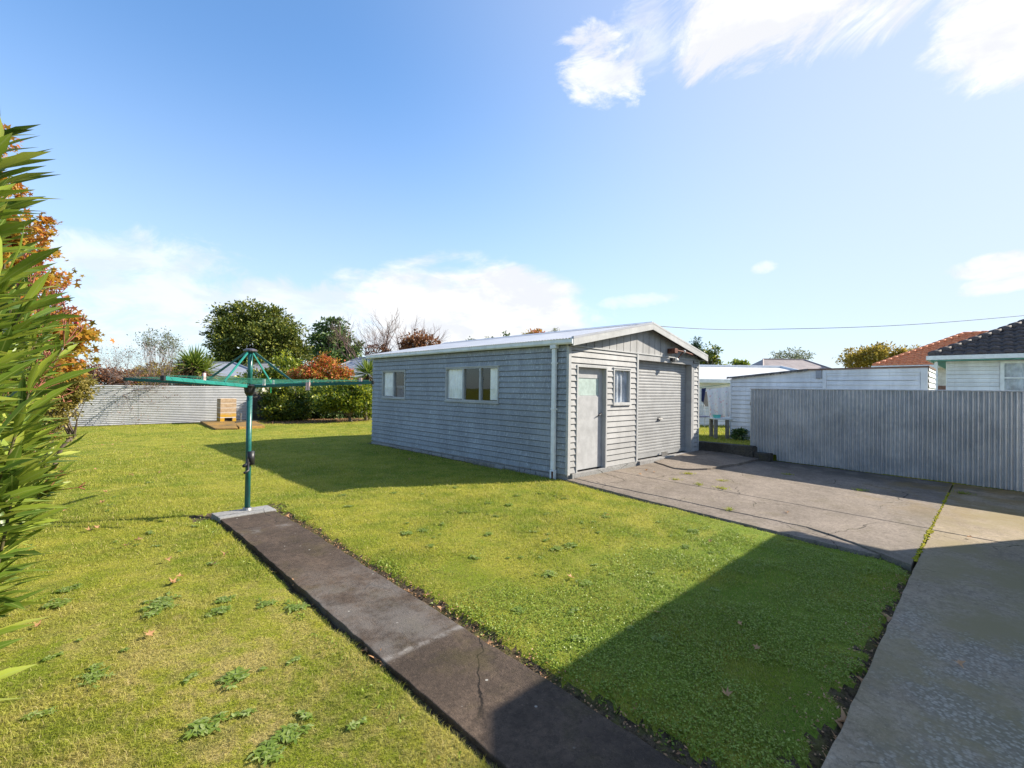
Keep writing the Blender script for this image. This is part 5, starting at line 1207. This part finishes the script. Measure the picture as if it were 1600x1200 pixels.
# left boundary
leafy_tree('autumn_tree', 'orange and gold autumn leaved tree behind the oleander', 'tree', rel(-8.9, 7.6), blobs_px([(40, 520, 66, 62, 0), (84, 512, 44, 34, .3), (20, 440, 62, 62, 0), (70, 560, 50, 40, 0), (-15, 350, 62, 72, 0), (44, 400, 36, 44, .2), (-70, 250, 46, 66, 0), (-34, 270, 34, 50, .2), (116, 518, 24, 18, .2), (58, 350, 22, 18, .1), (-18, 215, 22, 26, 0)], 7.6), 'lf_autumn', .10, .1, .17, 18, .75, .1, seed=71, shape='star', shell=.25, nlimb=60, bark='bark')
leafy_tree('speckled_shrub', 'yellow speckled shrub at the left end of the back fence', 'shrub', rel(-9.6, 9.6, -.06), blobs_px([(92, 612, 30, 30, 0), (112, 600, 24, 26, .2), (70, 640, 36, 30, 0), (60, 600, 36, 36, 0), (124, 612, 14, 20, .2), (60, 670, 26, 26, 0)], 9.6), 'lf_yellow', .065, .034, .11, 26, 1., .04, seed=72, stems=4, shell=.3)
def oleander(label, base, cen, rad, n, seed, red=0., leaf=(.13, .20)):
    g = np.random.default_rng(seed); base = np.array(base, float); cen = np.array(cen, float); rad = np.array(rad, float)
    root = thing('oleander', label, 'shrub', base, 'oleanders along the left boundary'); st = MB(); rs = MB(); P, A, N_, Ln = [], [], [], []; buds = MB(); stalks = []
    for i in range(n):
        ze = g.uniform(-1, 1); aa = g.random() * 6.2832; d = np.array([math.cos(aa), math.sin(aa), 0]); rho = (.55 + .47 * g.random() ** .7) * math.sqrt(1 - abs(ze) ** (7 if ze > 0 else 3.5)) * (1 + .16 * min(0, ze))
        tip = cen + np.array([d[0] * rho, d[1] * rho, ze]) * rad; d = unit(d + [0, 0, .6 * max(0, ze)])
        b0 = base + np.array([g.normal() * .14, g.normal() * .14, 0]); mid = b0 + (tip - b0) * .5 + np.array([0, 0, .18]) + d * [.1, .1, 0]
        pts = [b0 * (1 - t) ** 2 + mid * 2 * t * (1 - t) + tip * t * t for t in np.linspace(0, 1, 9)]
        st.tube(pts, np.linspace(.012, .003, 9), 5, cap=False)
        ax = unit(pts[-1] - pts[-2]); k = 9
        for j in range(k):
            t = 1 - .42 * j / k; q = b0 * (1 - t) ** 2 + mid * 2 * t * (1 - t) + tip * t * t; a0 = g.random() * 6.3
            s1 = unit(np.cross(ax, [.3, .2, 1])); s2 = np.cross(ax, s1)
            for w_ in range(3):
                an = a0 + w_ * 2.094; sd_ = s1 * math.cos(an) + s2 * math.sin(an); op = .45 + .9 * j / k + .2 * g.normal()
                dirv = unit(ax * math.cos(op) + sd_ * math.sin(op) + np.array([0, 0, .04]) + d * [.35, .35, 0] + g.normal(size=3) * .1); dirv = unit(dirv * [1, 1, .7])
                P.append(q); A.append(dirv); N_.append(unit(ax - dirv * (ax @ dirv) + np.array([0, 0, .5]) + g.normal(size=3) * .35)); Ln.append(leaf[0] + (leaf[1] - leaf[0]) * g.random())
        if g.random() < red:
            rs = MB(); stalks.append(rs)
            for q in range(5):
                e = tip + unit(ax + g.normal(size=3) * .35) * (.10 + .14 * g.random()); rs.tube([tip, e], [.0035, .002], 4, cap=False)
                for r_ in range(3): rs.tube([e, e + unit(ax + g.normal(size=3) * .7) * .05], [.003, .0035], 4, cap=False)
                if g.random() < .10: buds.sphere(e + g.normal(size=3) * .02, (.016, .016, .011), 6, 4)
    Ln = np.array(Ln); V, T, uv = lances(np.array(P), np.array(A), np.array(N_), Ln, Ln * (.14 + .05 * g.random(len(Ln))), .04 + .16 * g.random(len(Ln)))
    fast('leaves', V, T, 'oleander', root, uv=uv); st.build('stems', 'stem_green', root, smooth=True)
    for q in stalks: q.build('flower_stalk', 'stem_red', root)
    if buds.v: buds.build('flowers', 'bud_red', root, smooth=True)
oleander('tall oleander with long green leaves close at the left edge', rel(-2.0, 1.15, -.1), rel(-1.94, 1.12, 1.655), (.60, .60, .85), 400, 81, .0, leaf=(.13, .19))
oleander('second oleander with red flower stalks just behind the nearest', rel(-3.9, 2.85, -.1), rel(-3.84, 2.85, 1.35), (.84, .84, 1.15), 330, 82, .5)
oleander('third oleander at the orange tree with red flower stalks', rel(-5.9, 4.6, -.1), rel(-5.9, 4.6, 1.2), (.9, .9, 1.1), 260, 83, .35)

# ------------------------------------------------------------------ weeds and fallen leaves
def rosette(seed, rx, ry, n, ll):
    g = np.random.default_rng(seed); P, A, N_ = [], [], []
    k = max(2, n // 8)
    for c in range(k):
        c0 = np.array([g.normal() * rx * .40, g.normal() * ry * .40, 0])
        for j in range(8):
            a = g.random() * 6.28; el = .05 + .9 * g.random() ** 1.3; P.append(c0 + [0, 0, .004]); A.append([math.cos(a) * math.cos(el), math.sin(a) * math.cos(el), math.sin(el)]); N_.append([-math.cos(a) * .3, -math.sin(a) * .3, 1])
    P, A, N_ = map(np.array, (P, A, N_)); L_ = ll * (.55 + .6 * g.random(len(P)))
    V, T, uv = lances(P, A, N_, L_, L_ * .44, .6); return V, T
protos = []
for i, (rx, ry, n, ll) in enumerate(((.10, .08, 120, .034), (.20, .11, 280, .034), (.06, .05, 60, .032), (.12, .08, 150, .028), (.045, .045, 40, .028))):
    V, T = rosette(100 + i, rx, ry, n, ll); me_o = fast('lawn_weed', V, T, 'weed', loc=(0, 0, 0)); protos.append(me_o)
first = [True] * len(protos)
def put(protos, first, kx, p, rz, sc, label, cat, group):
    if first[kx]: o = protos[kx]; first[kx] = False
    else: o = protos[kx].copy(); COL.objects.link(o)
    o.location = tuple(map(float, p)); o.rotation_euler = (0, 0, rz); o.scale = (sc, sc, sc * (.6 if cat == 'weed' and 'clump' in label else 1.)); return tag(o, label, cat, group)
g = np.random.default_rng(44)
LW = [(105, 925, 0), (85, 947, 0), (255, 945, 1), (350, 938, 0), (345, 958, 0), (415, 945, 3), (460, 952, 3), (145, 1065, 1), (370, 1065, 0), (295, 1065, 2), (318, 1138, 0), (455, 1148, 0), (478, 1120, 2), (85, 1030, 2), (232, 835, 2), (246, 855, 2), (330, 884, 2), (182, 848, 4), (120, 920, 4), (272, 911, 2), (560, 1140, 2), (420, 1175, 3), (170, 800, 4), (60, 1125, 2)]
RW = [(95, 42), (310, 33), (120, 88), (430, 38), (700, 73), (785, 83), (610, 113), (940, 120), (365, 160), (430, 190), (360, 205), (700, 208), (890, 195), (955, 228), (980, 268), (1050, 255), (465, 253), (640, 308), (840, 305), (950, 375), (1105, 410), (830, 520), (1050, 525), (1135, 155), (1190, 135), (1560, 195), (1525, 260), (1080, 650), (1300, 600), (1420, 650), (820, 40), (1020, 55), (560, 10), (1410, 155)]
RW = [(500 + a / 2.667, 760 + b / 2.667, [0, 3, 2, 4, 3][i % 5]) for i, (a, b) in enumerate(RW)]
for lst, lb, gr in ((LW, 'flat leafy weed clump in the lawn left of the concrete path', 'weeds in the lawn left of the path'), (RW, 'small leafy weed clump in the lawn between path and driveway', 'weeds in the lawn right of the path')):
    for px, py, k in lst:
        p = ground_at(px, py); p[2] = gz(np.array([p[0]]), np.array([p[1]]))[0] + .012; put(protos, first, k, p, g.random() * 6.28, .8 + .5 * g.random(), lb, 'weed', gr)
for lb, gr, x0, x1, y0, y1, cnt in (('flat leafy weed clump in the lawn left of the concrete path', 'weeds in the lawn left of the path', -7.6, -5.8, -4.2, 5.5, 32), ('small leafy weed clump in the lawn between path and driveway', 'weeds in the lawn right of the path', -4.7, -.5, -4.6, .0, 44)):
    for _ in range(cnt):
        xx, yy = g.uniform(x0, x1), g.uniform(y0, y1); p = (xx, yy, gz(np.array([xx]), np.array([yy]))[0] + .010); put(protos, first, int(g.choice([2, 4, 4])), p, g.random() * 6.28, .55 + .6 * g.random(), lb, 'weed', gr)
# low clover and moss matted in the damp end of the lawn
n = 110000; x = g.uniform(-4.85, -.7, n); y = g.uniform(-5.15, -1.6, n); dn = vnoise(x * 2.6, y * 2.6, 31) * .6 + vnoise(x * 8, y * 8, 32) * .4
ok = (dn > .36 + .16 * np.clip((y + 3.6) / 1.2, 0, 1)) & (g.random(n) < np.clip(.9 - (y + 3.4) * .75, .12, 1) * np.clip((dn - .34) * 6, .1, 1)) & on_lawn(x, y) & (soil_mask(x, y) < .02); x, y = x[ok], y[ok]; n = len(x)
V, T = cards(np.stack([x, y, gz(x, y) + .008 + .02 * g.random(n)], 1), rand_dirs(n, g) * [1, 1, .4], rand_dirs(n, g) * .5 + [0, 0, 1], .009 + .011 * g.random(n), .007 + .008 * g.random(n), .1)
kind(fast('clover', V, T, 'clover'), 'stuff')
# rough weedy fringe along the path
n = 4200; y = g.uniform(-5.1, 1.6, n); x = np.where(g.random(n) < .8, PX1 + .20 + g.normal(size=n) * .055, PX0 - .17 + g.normal(size=n) * .04); dn = vnoise(x * 3, y * 3.2, 41); ok = dn > .42; x, y = x[ok], y[ok]; n = len(x)
V, T = cards(np.stack([x, y, gz(x, y) + .002], 1), rand_dirs(n, g) * [1, 1, .3] + [0, 0, .5], rand_dirs(n, g) + [0, 0, .6], .014 + .024 * g.random(n), .006 + .009 * g.random(n), .15)
kind(fast('path_edge_weeds', V, T, 'clover'), 'stuff')
# tufts growing out of the slab cracks
TF = [(1056, 750), (1092, 758), (1128, 764), (1130, 752), (1505, 772), (1345, 767), (1140, 797), (1230, 742), (1075, 741)]
def tuft(seed):
    g2 = np.random.default_rng(seed); n = 60; P = np.stack([g2.normal(size=n) * .05, g2.normal(size=n) * .025, np.zeros(n)], 1); V, T, uv = lances(P, rand_dirs(n, g2) * [1, 1, .4] + [0, 0, .55], rand_dirs(n, g2), .04 + .03 * g2.random(n), .006, .2); return V, T
tp = [fast('crack_weed', *tuft(s_), 'grass') for s_ in (1, 2)]; tf_ = [True, True]
for i, (px, py) in enumerate(TF):
    p = ground_at(px, py, 0.); p[2] += .002; put(tp, tf_, i % 2, p, g.random() * 6.28, .9 + .5 * g.random(), 'small grass tuft sprouting from a crack in the driveway', 'weed', 'tufts in the driveway cracks')
# fallen leaves
def dry_leaf(seed, size):
    g2 = np.random.default_rng(seed); V, T = stars(np.zeros((1, 3)), np.array([[1., 0, 0]]), np.array([[0, 0, 1.]]), size, 0.)
    V[:, 2] += (.55 + .3 * g2.random()) * size * (np.abs(V[:, 1] / size) ** 1.2) + .26 * size * np.sin(V[:, 0] / size * 2.5 + seed) + .08 * size * g2.random(len(V)); return V - [0, 0, V[:, 2].min()], T
dl = [fast('fallen_leaf', *dry_leaf(s_, sz), m_) for s_, sz, m_ in ((1, .046, 'fallen'), (2, .04, 'fallen'), (3, .034, 'fallen'), (4, .044, 'fallen'))]; df = [True] * 4
FL = {'dry brown leaf lying beside the concrete path': ('leaves beside the path', [(430, 892), (465, 912), (485, 945), (571, 1017), (588, 1029), (600, 1040), (597, 1034), (641, 921), (666, 930), (690, 948), (762, 1003), (404, 800), (417, 797), (448, 806), (330, 805), (380, 838), (850, 1060), (630, 1062)]),
      'dry brown leaf lying on the lawn left of the path': ('leaves on the lawn left of the path', [(160, 787), (140, 830), (150, 827), (197, 855), (262, 879), (352, 869), (334, 884), (270, 913), (233, 996), (165, 770), (60, 980), (282, 905), (215, 848), (100, 800), (250, 740)]),
      'small dry leaf scattered on the far lawn before the back fence': ('leaves on the far lawn', [(180, 690), (190, 693), (175, 697), (160, 697), (285, 700), (230, 712), (150, 735), (120, 688), (330, 740), (260, 680), (290, 724), (205, 745), (490, 695), (640, 720)]),
      'dry brown leaf lying on the lawn between path and driveway': ('leaves on the lawn right of the path', [(892, 905), (1028, 962), (1155, 980), (1183, 1018), (1135, 1092), (950, 808), (1110, 850), (975, 770)]),
      'brown leaf caught along the soil edge of the nearer concrete': ('leaves along the nearer concrete edge', [(1390, 967), (1376, 1010), (1373, 1033), (1348, 1060), (1338, 1096), (1318, 1131), (1326, 1138), (1312, 1150), (1300, 1190), (1306, 1172), (1330, 1118), (1322, 1127)]),
      'brown leaf lying on the concrete driveway': ('leaves on the driveway', [(1230, 801), (1515, 841), (1010, 735), (1022, 738), (1000, 742), (1498, 1040)])}
for lb, (gr, lst) in FL.items():
    for px, py in lst:
        onc = 'driveway' in lb and 'between' not in lb; p = ground_at(px, py, .004 if onc else -.045)
        p[2] = (float(slope(p[1])) + .006) if onc else gz(np.array([p[0]]), np.array([p[1]]))[0] + (.022 if 'lawn' in lb else .006)
        sc = (.8 + .5 * g.random()) * (1.25 if 'soil' in lb else 1.); put(dl, df, int(g.integers(0, 4)), p, g.random() * 6.28, sc, lb, 'leaf', gr)
        k = COL.objects[-1]
# litter of small leaf bits below the shrubs at the back and along path edge soil
n = 3300; x = np.concatenate([g.normal(2.6, 1.6, 1500), -.075 + g.normal(size=700) * .03, PX1 + .1 + g.normal(size=700) * .05, g.uniform(-4.3, -.9, 400)]); y = np.concatenate([g.normal(18.2, .9, 1500), .4 + 7.2 * g.random(700) ** 1.2, g.uniform(-5, 1.5, 700), -5.08 + g.normal(size=400) * .07])
far = np.arange(n) < 1500
V, T = cards(np.stack([x, y, gz(x, y) + .012], 1), rand_dirs(n, g) * [1, 1, .3], rand_dirs(n, g) * .6 + [0, 0, 1], np.where(far, .07, .02) * (.6 + .8 * g.random(n)), np.where(far, .045, .011), .2)
kind(fast('leaf_litter', V, T, 'fallen'), 'stuff')
# plant at the foot of the outbuilding corner
leafy_tree('corner_weed', 'small dark green plant at the foot of the white outbuilding', 'plant', (7.75, -.35, .25), [(np.array([7.75, -.4, .40]), np.array([.14, .22, .14]))], 'lf_round', .09, .035, .08, 22, 1., .01, seed=91, nlimb=8)
